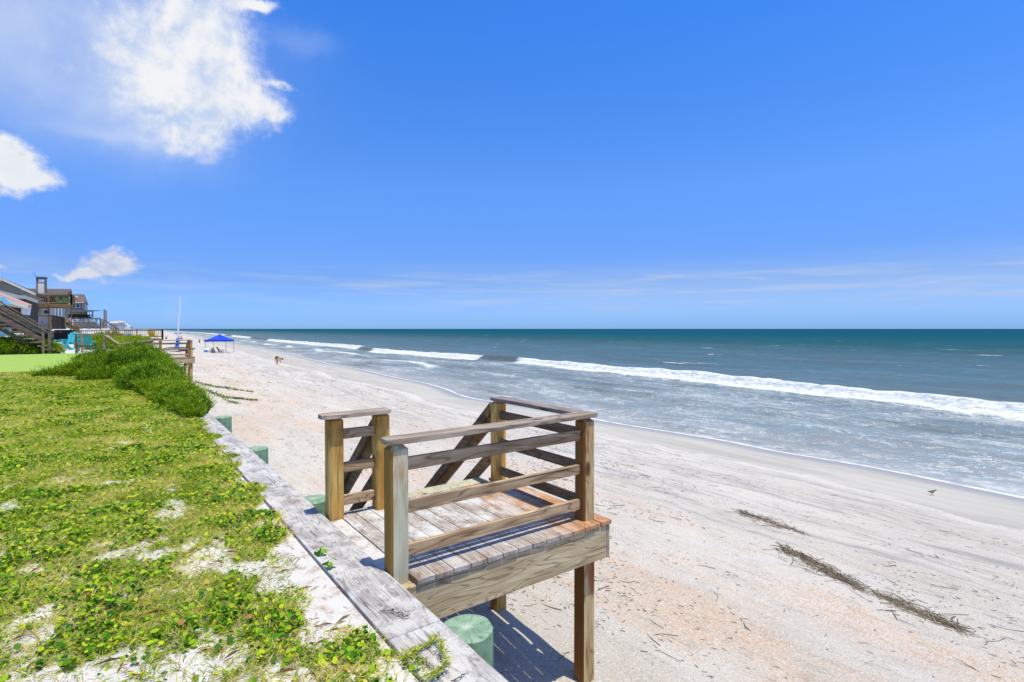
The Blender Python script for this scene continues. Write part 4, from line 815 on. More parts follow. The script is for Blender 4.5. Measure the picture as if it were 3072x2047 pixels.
M['yellow'] = plain('yellow paint', srgb(245, 222, 20), .5, .05); M['green_p'] = plain('mint green paint', srgb(90, 190, 120), .5, .08)
def gp(px, py, zz):  # point on the land at height zz under a pixel
    return atz(px, py, zz)
G = 'teal garden chairs behind the turf'
adirondack('garden_chair', 'low teal garden chair facing left beside the grey stair post', M['teal'], gp(186, 1049, .56), R(-75), G)
adirondack('garden_chair', 'pale teal chair with its fanned back to the dark deck skirt', M['teal'], gp(214, 1044, .56), R(-18), G)
adirondack('garden_chair', 'deep teal chair seen from behind through the wooden rail frame', M['teal2'], gp(256, 1054, .52), R(176), G)

# ------------------------------------------------------------------ rail frame and walkway railing beside the turf
M['rf'] = wood('rail frame wood', 0, srgb(170, 150, 126), srgb(140, 112, 88), srgb(96, 70, 50), ring=6, lw=.3)
o = thing('rail_frame', 'low wooden gate frame standing in the sand in front of the teal chairs', 'railing', atz(230, 1060, .55))
a, b = atz(229, 1003, 1.51), atz(314, 1006, 1.49); a0 = atz(230, 1060, .545)
MB().beam((a.x, a.y, .3), (a.x, a.y, a.z-.03), .12, .12).build('post', M['rf'], o, .006)
MB().beam((a.x+.18, a.y+1.0, .3), (a.x+.18, a.y+1.0, a.z-.03), .10, .10).build('post', M['rf'], o, .006)
MB().beam((b.x, b.y, .3), (b.x, b.y, b.z-.03), .12, .12).build('post', M['rf'], o, .006)
MB().beam(a+Vector((-.08, 0, 0)), b+Vector((.08, 0, 0)), .16, .045).build('railing_cap', M['rf'], o, .006)
MB().beam(a+Vector((.02, 0, -.58)), b+Vector((0, 0, -.58)), .04, .12).build('rail', M['rf'], o, .006)
c_ = atz(358, 1033, 1.10); d_ = Vector((1.62, 36.05, 1.128)); d2 = Vector(c_)
MB().beam(b+Vector((.05, 0, -.02)), c_, .12, .045).build('railing_cap', M['rf'], o, .006)
o2 = thing('walkway_railing', 'weathered handrail rising from the shrub to the far stair landing', 'railing', (c_.x, c_.y, .5))
MB().beam((c_.x, c_.y, .3), (c_.x, c_.y, c_.z-.02), .12, .12).build('post', M['rf'], o2, .006)
MB().beam(c_, d_, .16, .045).build('railing_cap', M['rf'], o2, .006)
MB().beam(c_-Vector((0, 0, .10)), d_-Vector((0, 0, .10)), .04, .12).build('rail', M['rail_v'], o2, .006)

# ------------------------------------------------------------------ houses (built where they stand, sizes read through the plane they face)
def quad_box(mb, px0, px1, py0, py1, v, dep, rnd=None):
    a, b = atv(px0, py0, v), atv(px1, py1, v); z0 = atv((px0+px1)/2, py1, v).z; z1 = atv((px0+px1)/2, py0, v).z
    mb.box(a.x, b.x, v, v+dep, z0, z1, rnd); return mb
def qb(name, mat_, parent, px0, px1, py0, py1, v, dep, bev=0., label=None): return quad_box(MB(), px0, px1, py0, py1, v, dep).build(name, mat_, parent, bev, label=label)
def bar(mb, p0, p1, v, wd, h, v1=None): return mb.beam(atv(*p0, v), atv(*p1, v if v1 is None else v1), wd, h)
def siding(name, col, gap=.16, dark=.45):
    m, t, b = mat(name); pos = t.new('ShaderNodeNewGeometry').outputs['Position']; sx = t.new('ShaderNodeSeparateXYZ'); t.L.new(pos, sx.inputs[0])
    f = t.m('FRACT', t.m('DIVIDE', sx.outputs[2], gap)); ln = t.rng(f, .10, .02); n = t.noise(pos, 3., 3, .6)
    c = t.mix(t.rng(n, .3, .7), col, tuple(x*.88 for x in col)); c = t.mix(t.m('MULTIPLY', ln, dark), c, tuple(x*.3 for x in col)); t.L.new(c, b.inputs['Base Color']); b.inputs['Roughness'].default_value = .6
    t.L.new(t.bump(t.m('MULTIPLY', ln, -1.), .5, .02), b.inputs['Normal']); return m
def shingle(name, c1, c2):
    m, t, b = mat(name); pos = t.new('ShaderNodeNewGeometry').outputs['Position']; n = t.noise(t.map(pos, (3, 3, 9)), 1., 4, .7); n2 = t.noise(pos, .8, 3, .5)
    c = t.mix(t.rng(n, .3, .7), c1, c2); c = t.mix(t.m('MULTIPLY', t.rng(n2, .4, .7), .3), c, tuple(x*.7 for x in c1)); t.L.new(c, b.inputs['Base Color']); b.inputs['Roughness'].default_value = .9; return m
M['white_siding'] = siding('white lap siding', (.74, .75, .77), .17, .5); M['grey_siding'] = siding('grey lap siding', srgb(124, 126, 122), .19, .75)
M['taupe'] = plain('taupe trim', srgb(128, 118, 104), .8, .1); M['stucco'] = plain('pale stucco', srgb(222, 214, 202), .9, .12); M['roof'] = shingle('grey brown shingles', srgb(104, 92, 84), srgb(76, 68, 62))
M['roof2'] = shingle('brown shingles', srgb(118, 102, 92), srgb(86, 74, 66)); M['white'] = plain('white paint', (.78, .79, .80), .5, .05); M['darkw'] = plain('dark stained wood and deck shade', (.045, .036, .026), .8, .2)
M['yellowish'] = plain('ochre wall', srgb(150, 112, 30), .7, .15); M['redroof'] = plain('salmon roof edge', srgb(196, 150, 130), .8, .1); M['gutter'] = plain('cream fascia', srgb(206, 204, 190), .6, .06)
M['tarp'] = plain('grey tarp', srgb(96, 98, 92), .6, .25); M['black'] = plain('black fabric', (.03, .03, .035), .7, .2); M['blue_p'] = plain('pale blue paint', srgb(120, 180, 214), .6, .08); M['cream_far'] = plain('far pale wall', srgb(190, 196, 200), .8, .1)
M['sage'] = plain('grey green wall', srgb(146, 152, 146), .8, .1); M['purple'] = plain('violet canvas', srgb(84, 84, 150), .7, .1); M['tan'] = plain('tan roof', srgb(196, 190, 176), .8, .1)
def glass_mat():
    m, t, b = mat('window glass'); pos = t.new('ShaderNodeNewGeometry').outputs['Position']; n = t.noise(pos, 1.2, 2, .5)
    t.L.new(t.mix(n, (.02, .08, .14), (.05, .16, .26)), b.inputs['Base Color']); b.inputs['Roughness'].default_value = .08; b.inputs['Specular IOR Level'].default_value = .8; return m
M['glass'] = glass_mat()
def window(parent, px0, px1, py0, py1, v, mull=1, fr=M['white']):
    f = MB(); a = atv(px0, py0, v); b = atv(px1, py1, v); x0, x1 = a.x, b.x; z1, z0 = a.z, b.z; w_ = .09
    f.box(x0, x1, v-.06, v+.02, z1-w_, z1); f.box(x0, x1, v-.06, v+.02, z0, z0+w_); f.box(x0, x0+w_, v-.058, v+.02, z0+w_, z1-w_); f.box(x1-w_, x1, v-.058, v+.02, z0+w_, z1-w_)
    for k in range(1, mull+1): xm = x0+(x1-x0)*k/(mull+1); f.box(xm-w_/2, xm+w_/2, v-.056, v+.02, z0+w_, z1-w_)
    fo = f.build('window', fr, parent); g = MB().box(x0+w_*.5, x1-w_*.5, v-.03, v-.01, z0+w_*.5, z1-w_*.5).build('pane', M['glass'], fo); return fo
def railing(parent, p0, p1, v0, v1, hpx_bot, sp=.15, post_every=None, mt='far_wood', cap=.14, bal=.038):
    """cap from pixel p0 (plane v0) to p1 (plane v1), balusters down to z of pixel row hpx_bot at p0"""
    a, b = atv(*p0, v0), atv(*p1, v1); zb = atv(p0[0], hpx_bot, v0).z; H_ = a.z-zb
    MB().beam(a, b, cap, .05).build('railing_cap', M[mt], parent)
    MB().beam(a-Vector((0, 0, .10)), b-Vector((0, 0, .10)), .04, .09).build('top_rail', M[mt], parent)
    MB().beam(a-Vector((0, 0, H_-.06)), b-Vector((0, 0, H_-.06)), .04, .09).build('bottom_rail', M[mt], parent)
    n = max(1, int((b-a).length/sp)); mb = MB()
    for k in range(1, n): q = a.lerp(b, k/n); mb.beam(q-Vector((0, 0, H_-.02)), q-Vector((0, 0, .06)), bal, bal, (1, 0, 0))
    mb.build('baluster_row', M[mt+'_z' if mt == 'far_wood' else mt], parent)
    np_ = max(1, round((b-a).length/(post_every or 2.4)))
    for k in range(np_+1): q = a.lerp(b, k/np_); MB().beam(q-Vector((0, 0, H_+.15)), q-Vector((0, 0, .02)), .12, .12, (1, 0, 0)).build('railing_post', M[mt+'_z' if mt == 'far_wood' else mt], parent)
    return a, b, zb

# house 1: grey gable and white siding, left edge
v1 = 52.
H1 = thing('gable_house', 'house at the left edge with grey gable and white lap siding', 'house', (atv(0, 1000, v1).x, v1, 1.))
def poly_wall(name, m_, parent, pix, v, dep): 
    pts = [atv(x, y, v) for x, y in pix]; return MB().prism([(p.x, p.z) for p in pts], 1, v, v+dep).build(name, m_, parent)
poly_wall('gable_wall', M['grey_siding'], H1, [(-60, 866), (6, 845), (100, 885), (60, 884), (0, 868)], v1, 9)
poly_wall('wall', M['white_siding'], H1, [(-60, 868), (0, 870), (60, 886), (75, 886), (75, 898), (-60, 898)], v1+.35, 8)
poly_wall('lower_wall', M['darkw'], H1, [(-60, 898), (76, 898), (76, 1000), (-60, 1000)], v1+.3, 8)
mb = MB(); 
for (p, q) in (((6, 838.5), (106, 883)), ((6, 838.5), (-70, 866))): bar(mb, p, q, v1-.25, .5, .16)
mb.build('rake_trim', M['gutter'], H1)
for (p, q) in (((6, 840), (112, 884)), ((6, 840), (-70, 868))):
    a, b = atv(*p, v1-.3), atv(*q, v1-.3); MB().add([a+Vector((0, 0, .06)), b+Vector((0, 0, .06)), b+Vector((0, 11, .06)), a+Vector((0, 11, .06)), a+Vector((0, 0, .14)), b+Vector((0, 0, .14)), b+Vector((0, 11, .14)), a+Vector((0, 11, .14))], [(0, 1, 2, 3), (4, 5, 6, 7), (0, 1, 5, 4), (1, 2, 6, 5), (2, 3, 7, 6), (3, 0, 4, 7)]).build('roof', M['roof'], H1)
# low annex with salmon roof edge and cream fascia
v2 = 44.
A1 = thing('annex_house', 'low annex with salmon roof edge and cream fascia behind the grey stairs', 'house', (atv(0, 1000, v2).x, v2, 1.))
a, b = atv(-40, 869, v2), atv(84, 917, v2)
MB().add([a, b, b+Vector((0, 2., .12)), a+Vector((0, 2., .12)), a-Vector((0, 0, .15)), b-Vector((0, 0, .15)), b+Vector((0, 2., .0)), a+Vector((0, 2., .0))], [(0, 1, 2, 3), (4, 5, 6, 7), (0, 1, 5, 4), (1, 2, 6, 5), (2, 3, 7, 6), (3, 0, 4, 7)]).build('roof', M['redroof'], A1)
poly_wall('fascia', M['gutter'], A1, [(-40, 872), (84, 918), (84, 927), (60, 920), (-40, 890)], v2-.06, .12)
poly_wall('wall', M['gutter'], A1, [(-40, 888), (64, 918), (64, 925), (-40, 907)], v2+.1, .2)
for (x0, x1, y0, y1, mm) in ((-20, 7, 898, 907, 'yellowish'), (22, 42, 904, 913, 'yellowish')): poly_wall('window', M[mm], A1, [(x0, y0), (x1, y0+3), (x1, y1), (x0, y1-2)], v2+.05, .1)
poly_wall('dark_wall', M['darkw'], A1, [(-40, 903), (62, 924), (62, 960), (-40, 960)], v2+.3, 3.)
poly_wall('side_wall', M['white_siding'], A1, [(63, 920), (76, 914), (72, 943), (64, 943)], v2+.2, 3.)
MB().beam(atv(10, 906, v2-.3), atv(22, 901, v2-.3), .5, .55).build('awning', M['blue_p'], A1)
# house 2 with double decks and chimney
v3 = 66.
H2 = thing('double_deck_house', 'brown house with square chimney and two stacked picket decks', 'house', (atv(150, 1000, v3).x, v3, 1.))
rv = v3+10
a, b = atv(72, 866, rv), atv(213.5, 867.5, rv); ea, eb = atv(72, 886, v3+3.5), atv(213.5, 886, v3+3.5); eb.x = b.x
MB().add([a, b, eb, ea, a-Vector((0, 0, .15)), b-Vector((0, 0, .15)), eb-Vector((0, 0, .15)), ea-Vector((0, 0, .15))], [(0, 1, 2, 3), (4, 5, 6, 7), (0, 1, 5, 4), (1, 2, 6, 5), (2, 3, 7, 6), (3, 0, 4, 7)]).build('roof', M['roof'], H2)
MB().add([a-Vector((0, 0, .02)), b-Vector((0, 0, .02)), b+Vector((0, 6, -1.5)), a+Vector((0, 6, -1.5))], [(0, 1, 2, 3)]).build('roof', M['roof'], H2)
cv_ = v3+5; ch = thing  # chimney
mb = MB(); quad_box(mb, 107.5, 113, 833, 884, cv_, 1.0); quad_box(mb, 133, 138.5, 833, 884, cv_, 1.0); quad_box(mb, 113, 133, 833, 836.5, cv_, 1.0); quad_box(mb, 113, 133, 846, 848, cv_, 1.0); chim = mb.build('chimney', M['taupe'], H2)
quad_box(MB(), 113, 133, 848, 884, cv_+.03, .9).build('chimney_panel', M['stucco'], chim); quad_box(MB(), 106.5, 139.5, 830.5, 832.8, cv_-.08, 1.2).build('chimney_cap', M['taupe'], chim)
MB().tube(atv(101, 816, cv_), atv(107, 831, cv_), .05).build('antenna', M['blue_p'], chim)
qb('wall', M['white_siding'], H2, 78, 206, 886, 912, v3+4, 3); qb('lower_wall', M['white_siding'], H2, 78, 150, 921, 990, v3+4, 3)
poly_wall('lower_gable', M['darkw'], H2, [(93, 886), (150, 886), (206, 886), (206, 912), (150, 912), (93, 893)], v3+3.8, .1)
qb('deck_floor', M['far_wood'], H2, 77, 213, 912, 921, v3, 4)
railing(H2, (75, 883.5), (213, 884), v3, v3, 911, .15, 2.1); railing(H2, (213, 884), (222, 889), v3, v3+4.2, 911, .15, 2.)
mb = MB(); a = atv(79, 913, v3); b = atv(212, 913, v3)
for k in range(26): x = a.x+(b.x-a.x)*(k+.5)/26; mb.box(x-.035, x+.035, v3-.03, v3-.001, a.z-.16, a.z+.02)
mb.build('baluster_ends', M['far_wood'], H2)
for px_ in (79, 145, 214): qb('deck_post', M['far_wood_z'], H2, px_-2, px_+2, 921, 985, v3+.3, .2)
mb = MB(); bar(mb, (97, 944), (116, 922), v3+.3, .12, .16); mb.build('brace', M['darkw'], H2)
qb('lower_wall', M['darkw'], H2, 77, 110, 921, 944, v3+3.7, .1)  # dark sheet that paints the shade under the upper deck
window(H2, 128, 153, 928, 944, v3+3.8, 0)
for x in (156, 166, 176, 186): window(H2, x, x+8, 924, 952, v3+3.6, 0)
qb('lower_deck_floor', M['far_wood'], H2, 70, 152, 983, 988, v3-2, 4); railing(H2, (62, 944), (152, 945), v3-2, v3-2, 985, .28, 2.6)
mb = MB(); a, b = atv(151, 946, v3-2), atv(193, 953, v3+1.5); c__ = atv(151, 988, v3-2); mb.add([a, b, (b.x, b.y, c__.z), c__, a+Vector((.1, .1, 0)), b+Vector((.1, .1, 0)), Vector((b.x+.1, b.y+.1, c__.z)), c__+Vector((.1, .1, 0))], [(0, 1, 2, 3), (4, 5, 6, 7), (0, 1, 5, 4), (1, 2, 6, 5), (2, 3, 7, 6), (3, 0, 4, 7)]); mb.build('deck_skirt', M['darkw'], H2)
mb = MB(); bar(mb, (150, 945), (194, 953), v3-2.1, .14, .05, v3+1.4); mb.build('railing_cap', M['far_wood'], H2)
for p, q, wd in (((193, 954), (238, 979), .14), ((194, 969), (238, 994), .30)):
    mb = MB(); bar(mb, p, q, v3-.5, .06 if wd > .2 else .14, wd if wd > .2 else .06, v3-1.5); mb.build('stair_rail' if wd < .2 else 'stringer', M['far_wood'], H2)
for x, y in ((196, 956), (210, 964), (238, 979)): qb('stair_post', M['far_wood_z'], H2, x-1.8, x+1.8, y, y+26, v3-1, .15)
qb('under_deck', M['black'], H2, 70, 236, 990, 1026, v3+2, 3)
for i, x in enumerate((158, 172)): qb('vent', M['taupe'], H2, x+5, x+13, 994, 998, v3+1.95, .1)
GC = 'mint green deck chairs'
for i, (x, lb) in enumerate(((178, 'left mint green chair on the upper picket deck'), (195, 'middle mint green chair on the upper picket deck'), (206, 'right mint green chair on the upper picket deck'))):
    p = atv(x, 911, v3+1.2); adirondack('deck_chair', lb, M['green_p'], p, R(150+20*i), GC, .58)
# house 3
v4 = 96.
H3 = thing('shingle_house', 'tall shingled house with skylight and blue window behind the double deck house', 'house', (atv(240, 1000, v4).x, v4, 1.))
a, b = atv(190, 883, v4+6), atv(254, 883, v4+6); ea, eb = atv(190, 907, v4-.5), atv(256.5, 907, v4-.5)
MB().add([a, b, eb, ea, a-Vector((0, 0, .2)), b-Vector((0, 0, .2)), eb-Vector((0, 0, .2)), ea-Vector((0, 0, .2))], [(0, 1, 2, 3), (4, 5, 6, 7), (0, 1, 5, 4), (1, 2, 6, 5), (2, 3, 7, 6), (3, 0, 4, 7)]).build('roof', M['roof2'], H3)
p0, p1, p2 = atv(254.5, 884.5, v4+6), atv(256, 907, v4), atv(256, 907, v4+12)
MB().add([(p0.x-.2, p0.y, p0.z-.1), (p1.x-.2, p1.y, p1.z), (p1.x-.2, v4+12, p1.z), (p0.x, p0.y, p0.z-.1), (p1.x, p1.y, p1.z), (p1.x, v4+12, p1.z)], [(0, 1, 2), (3, 4, 5), (0, 1, 4, 3), (1, 2, 5, 4), (2, 0, 3, 5)]).build('gable_end', M['roof2'], H3)
qb('wall', M['sage'], H3, 190, 253, 908, 985, v4, 12); qb('eave_trim', M['white'], H3, 190, 252, 906.8, 908.6, v4-.62, .1)
sk = MB(); p, q = atv(222, 889, v4+2.5), atv(235, 894, v4+2.5); sk.box(p.x, q.x, v4+1.6, v4+1.9, q.z, p.z); so_ = sk.build('skylight', M['white'], H3); MB().box(p.x+.15, q.x-.15, v4+1.5, v4+1.59, q.z+.1, p.z-.1).build('pane', M['glass'], so_)
window(H3, 215, 241, 910, 925, v4-.02, 1); qb('corner_trim', M['white'], H3, 247, 249, 909, 926, v4-.1, .1)
mb = MB(); a, b = atv(205, 928, v4-4), atv(305, 932, v4-4); mb.add([a, b, b+Vector((0, 4, .1)), a+Vector((0, 4, .1)), a+Vector((0, 0, -.45)), b+Vector((0, 0, -.03)), b+Vector((0, 4, .07)), a+Vector((0, 4, -.4))], [(0, 1, 2, 3), (4, 5, 6, 7), (0, 1, 5, 4), (1, 2, 6, 5), (2, 3, 7, 6), (3, 0, 4, 7)]); mb.build('awning', M['tarp'], H3)
qb('balcony', M['sage'], H3, 205, 258, 932, 943, v4-1.5, 1.4); railing(H3, (259, 931), (278, 933), v4-1.5, v4-1.5, 948, .25, 2, 'darkw', .06, .05); qb('balcony_floor', M['darkw'], H3, 205, 279, 944, 953, v4-1.5, 1.5)
mb = MB(); bar(mb, (270, 946), (279, 953), v4-2, .5, .35); mb.build('slide', M['white'], H3)
railing(H3, (214, 953.5), (301, 955), v4-5, v4-5, 986, .4, 3., 'darkw', .1, .06)
qb('deck_floor', M['tarp'], H3, 214, 303, 978, 986, v4-5.2, 3); qb('side_wall', M['sage'], H3, 303, 313, 957, 986, v4-5, 2.5)
mb = MB(); a, b = atv(222, 968, v4-5.5), atv(290, 970, v4-5.5)
for k in range(14):
    z = a.z+.12*math.sin(k*1.3); x0 = a.x+(b.x-a.x)*k/14; x1 = a.x+(b.x-a.x)*(k+1)/14; mb.box(x0, x1, v4-5.7, v4-5.3, z-.75, z)
mb.build('tarp', M['tarp'], H3)
for px_, y in ((312.5, 928), (318, 931)): MB().tube(atv(px_, y, v4-5.5), atv(px_+.8, 985, v4-5.5), .075, .075, 8).build('pole', M['far_wood_z'], H3)
railing(H3, (313, 960), (356, 987), v4-5.2, v4-5.2, 975, .3, 3.5, 'far_wood', .16, .05)
for i, x in enumerate((226, 238, 252, 264, 278, 292)):
    lb = ['white slatted chair at the left end of the tarp covered deck', 'second white slatted chair from the left on the tarp covered deck', 'third white slatted chair from the left on the tarp covered deck', 'fourth white slatted chair from the left on the tarp covered deck', 'fifth white slatted chair from the left on the tarp covered deck', 'rightmost white slatted chair on the tarp covered deck'][i]
    p = atv(x, 977.5, v4-3.6); adirondack('deck_chair', lb, M['white'], p, R(120+30*i), 'white chairs on the tarp covered deck')
# far houses
def far_house(label, x0, x1, y0, y1, v, wm, rm, nwin, roofpx=5):
    o = thing('far_house', label, 'house', (atv((x0+x1)/2, y1, v).x, v, 0)); qb('wall', wm, o, x0, x1, y0+roofpx, y1, v, 10)
    a, b = atv(x0-2, y0+roofpx, v-.6), atv(x1+2, y0+roofpx, v-.6); m_ = atv((x0+x1)/2, y0, v+5); w_ = (b.x-a.x)*.28
    MB().add([a, b, (m_.x+w_, v+5, m_.z), (m_.x-w_, v+5, m_.z), (a.x, v+10.6, a.z), (b.x, v+10.6, b.z)], [(0, 1, 2, 3), (4, 5, 2, 3), (0, 3, 4), (1, 2, 5), (0, 1, 5, 4)]).build('roof', rm, o)
    for k in range(nwin):
        xx = x0+(x1-x0)*(k+.5)/nwin; window(o, xx-(x1-x0)*.3/nwin, xx+(x1-x0)*.3/nwin, y0+roofpx+(y1-y0)*.12, y0+roofpx+(y1-y0)*.5, v-.02, 0)
    return o
far_house('low tan house half hidden behind the sloping picket rail', 330, 352, 965, 990, 190, M['sage'], M['tan'], 2)
far_house('pale blue grey beach house with hipped tan roof, beyond the tarp deck', 345, 376, 963.5, 990, 230, M['cream_far'], M['tan'], 4, 4)
far_house('small pale far house just right of the hipped roof one', 370, 382, 971, 992, 300, M['cream_far'], M['white'], 2, 3)
far_house('tiny white far house right of the other far roofs', 381, 391, 976, 992, 380, M['white'], M['tan'], 2, 3)
far_house('farthest tiny house before the rail hides the row', 390, 397, 981, 992, 520, M['sage'], M['roof'], 1, 3)
# brown fenced walkway
FN = thing('fenced_walkway', 'brown picket fenced beach walkway behind the shrubs', 'walkway', (0, 67, 0))
railing(FN, (243, 990.5), (488, 988), 67, 67, 1016, .17, 2.15, 'far_wood', .16, .045); railing(FN, (488, 988), (486, 987.5), 67, 73, 1016, .3, 6, 'far_wood')
a, b = atv(243, 1016, 67), atv(488, 1016, 67); MB().box(a.x, b.x, 67.1, 73, a.z-.3, a.z-.12).build('deck_floor', M['far_wood'], FN)
for px_ in (300, 360, 420, 484): qb('leg', M['far_wood_z'], FN, px_-2, px_+2, 1019, 1070, 67.3, .15)
MB().beam(atv(335, 1003, 70), atv(400, 1003.5, 70), .05, .12).build('back_rail', M['far_wood'], FN)
p = atv(458, 1016, 70); adirondack('deck_chair', 'bright yellow chair behind the pickets of the brown walkway', M['yellow'], p, R(160), None)
pb = thing('paddleboard', 'white and blue board standing upright behind the brown pickets', 'paddleboard', atv(384, 1017, 69)); q = Vector(pb.location)
def board_poly(w_, h_, n=24): return [(w_*math.cos(2*math.pi*k/n)*(1), h_/2+h_/2*math.sin(2*math.pi*k/n)) for k in range(n)]
MB().prism([(q.x+x*(1.0), q.z+z) for x, z in board_poly(.36, 1.35)], 1, q.y, q.y+.12).build('hull', M['white'], pb, .02)
MB().prism([(q.x+x, q.z+.12+z) for x, z in board_poly(.25, .45)], 1, q.y-.012, q.y-.002).build('deck_pad', M['blue_p'], pb)
# grey stairs at the left
SV = 35.5
ST = thing('grey_staircase', 'weathered grey wooden staircase climbing to the left edge', 'staircase', atv(150, 1045, SV))
def slope(name, p, q, wd, h, m_='grey_wood', dv=0.): mb = MB(); bar(mb, p, q, SV+dv, wd, h, SV+dv); mb.build(name, M[m_], ST, .004)
slope('handrail', (-30, 888), (156, 996), .15, .05); slope('handrail', (-30, 899), (143, 997), .15, .05, dv=-.85); slope('rail', (-30, 917), (128, 1001), .04, .11, dv=-.85); slope('rail', (-30, 905), (150, 1003), .04, .14)
slope('stringer', (-30, 936), (128, 1022), .05, .22, dv=-.02); slope('stringer', (-30, 968), (92, 1036), .05, .2, dv=-.5)
for k in range(9):
    x = -10+20.5*k; y = 963+10.3*k; a = atv(x, y, SV); MB().box(a.x-.20, a.x+.22, SV-.88, SV-.05, a.z-.06, a.z).build('tread', M['grey_wood'], ST, .01)
for x, y, dv in ((129, 983, -.85), (148, 996, -.85), (157, 997, 0)): a, b = atv(x, y, SV+dv), atv(x, y+60, SV+dv); MB().beam((a.x, a.y, .2), a, .10, .10, (1, 0, 0)).build('post', M['grey_wood'], ST, .005)
for y in (1000, 1008, 1026): a, b = atv(148, y, SV-.85), atv(160, y+.5, SV); MB().beam(a, b, .04, .10).build('rail', M['grey_wood'], ST, .004)
p = atv(158, 994, SV); mb = MB(); mb.tube(p, p+Vector((0, 0, .06)), .07, .05, 10); mb.build('post_ball', M['white'], ST, 0, True)
bx = atv(16, 1005, SV+2); mb = MB(); quad_box(mb, -10, 30, 983, 1008, SV+1.5, .5); o = mb.build('storage_box', M['blue_p']); tag(o, 'pale blue panel under the grey staircase at the left edge', 'panel')

# ------------------------------------------------------------------ things on the beach
M['canopy'] = plain('royal blue canopy', srgb(28, 72, 196), .55, .08); M['bluecloth'] = plain('bright blue cloth', srgb(40, 120, 225), .6, .25); M['metal'] = plain('dark metal', (.06, .06, .07), .4, .1); M['skin'] = plain('skin', srgb(196, 138, 104), .5, .06)
M['alum'] = plain('white mast', (.74, .76, .78), .35, .04); M['hair'] = plain('brown hair', (.07, .04, .025), .6, .2); M['suit'] = plain('black swimsuit', (.015, .015, .02), .5, .1); M['red'] = plain('red cloth', srgb(196, 84, 70), .7, .1); M['greyc'] = plain('grey cloth', srgb(120, 124, 124), .8, .1)
tc_ = Vector((14.1, 101.5, 0)); tc_.z = float(beach_z(14.1, 101.5)); TE = thing('canopy_tent', 'blue pop up canopy tent standing on the beach', 'tent', tc_)
hw = 1.62; er = 1.95; rot = Matrix.Rotation(R(-30), 3, 'Z'); cs = [rot@Vector((sx_*hw, sy_*hw, 0)) for sx_, sy_ in ((-1, -1), (1, -1), (1, 1), (-1, 1))]
for c in cs: MB().tube(tc_+c-Vector((0, 0, .1)), tc_+c+Vector((0, 0, er)), .035, .035, 8).build('leg', M['metal'], TE)
ap = tc_+Vector((0, 0, 3.05)); top_ = [tc_+c*1.03+Vector((0, 0, er+.12)) for c in cs]; mb = MB(); N_ = 6
for i in range(4):
    a, b = top_[i], top_[(i+1) % 4]; vs = []; fs = []
    for j in range(N_+1):
        f = j/N_
        for k in range(N_+1): g = k/N_; q = a.lerp(b, g).lerp(ap, f); q = q-Vector((0, 0, .20*math.sin(f*math.pi)*(.55+.45*math.sin(g*math.pi)))); vs.append(q)
    for j in range(N_):
        for k in range(N_): fs.append((j*7+k, j*7+k+1, (j+1)*7+k+1, (j+1)*7+k))
    mb.add(vs, fs, .4)
mb.build('canopy', M['canopy'], TE); mb = MB()
for i in range(4): a, b = top_[i], top_[(i+1) % 4]; mb.add([a, b, b-Vector((0, 0, .26)), a-Vector((0, 0, .26))], [(0, 1, 2, 3)])
mb.build('valance', M['canopy'], TE)
for i in range(4): MB().beam(top_[i]-Vector((0, 0, .3)), top_[(i+1) % 4]-Vector((0, 0, .3)), .03, .03).build('truss', M['metal'], TE)
def beach_chair(label, px, py, rz, m_, s=1.):
    p = onbeach(px, py); o = thing('beach_chair', label, 'chair', p); r_ = Matrix.Rotation(rz, 3, 'Z'); T = lambda x, y, z: p+r_@Vector((x*s, y*s, z*s))
    MB().beam(T(0, -.25, .28), T(0, .25, .24), .52*s, .03).build('seat', m_, o); MB().beam(T(0, .25, .24), T(0, .62, .92), .52*s, .03, r_@Vector((1, 0, 0))).build('backrest', m_, o)
    for sx_ in (-.27, .27):
        MB().tube(T(sx_, -.3, 0), T(sx_, .35, .5), .018*s).build('leg', M['metal'], o); MB().tube(T(sx_, .35, 0), T(sx_, -.3, .46), .018*s).build('leg', M['metal'], o); MB().tube(T(sx_, -.3, .47), T(sx_, .35, .5), .02*s).build('arm', M['metal'], o)
    return o
beach_chair('dark folding chair under the right half of the blue canopy', 664, 1060, R(60), M['black'], 1.1); beach_chair('low grey folding chair beside the left canopy leg', 634, 1058, R(-30), M['greyc'], .8)
def lump(name, label, cat, px, py, w_, h_, m_, p=None, seed=0, parts=None):
    p = p or onbeach(px, py); o = thing(name, label, cat, p); mb = MB(); vs = []; fs = []; A, B = 8, 12
    for a in range(A+1):
        for b in range(B):
            th = a/A*math.pi; ph = b/B*6.283; rr = 1+.12*math.sin(ph*3+seed)+.1*math.sin(th*4+ph+seed); vs.append((p.x+w_/2*rr*math.sin(th)**.7*math.cos(ph), p.y+w_/2*.7*rr*math.sin(th)**.7*math.sin(ph), p.z+h_/2+h_/2*math.cos(th)))
    for a in range(A):
        for b in range(B): fs.append((a*B+b, a*B+(b+1) % B, (a+1)*B+(b+1) % B, (a+1)*B+b))
    mb.add(vs, fs).build('bag_body', m_, o, 0, True); return o
L_ = lump('beach_bag', 'white and blue beach bag heap left of the canopy tent', 'bag', 618, 1058, .75, .62, M['white'], seed=1); p = Vector(L_.location); MB().box(p.x-.25, p.x+.2, p.y-.32, p.y-.1, p.z+.12, p.z+.36).build('towel', M['bluecloth'], L_, .04)
cb = onbeach(640, 1060); o = thing('cooler', 'small dark topped cooler under the left of the canopy', 'cooler', cb); MB().box(cb.x-.3, cb.x+.3, cb.y-.2, cb.y+.2, cb.z, cb.z+.3).build('body', M['greyc'], o, .03); MB().box(cb.x-.2, cb.x+.22, cb.y-.15, cb.y+.15, cb.z+.303, cb.z+.45).build('lid', M['black'], o, .03)
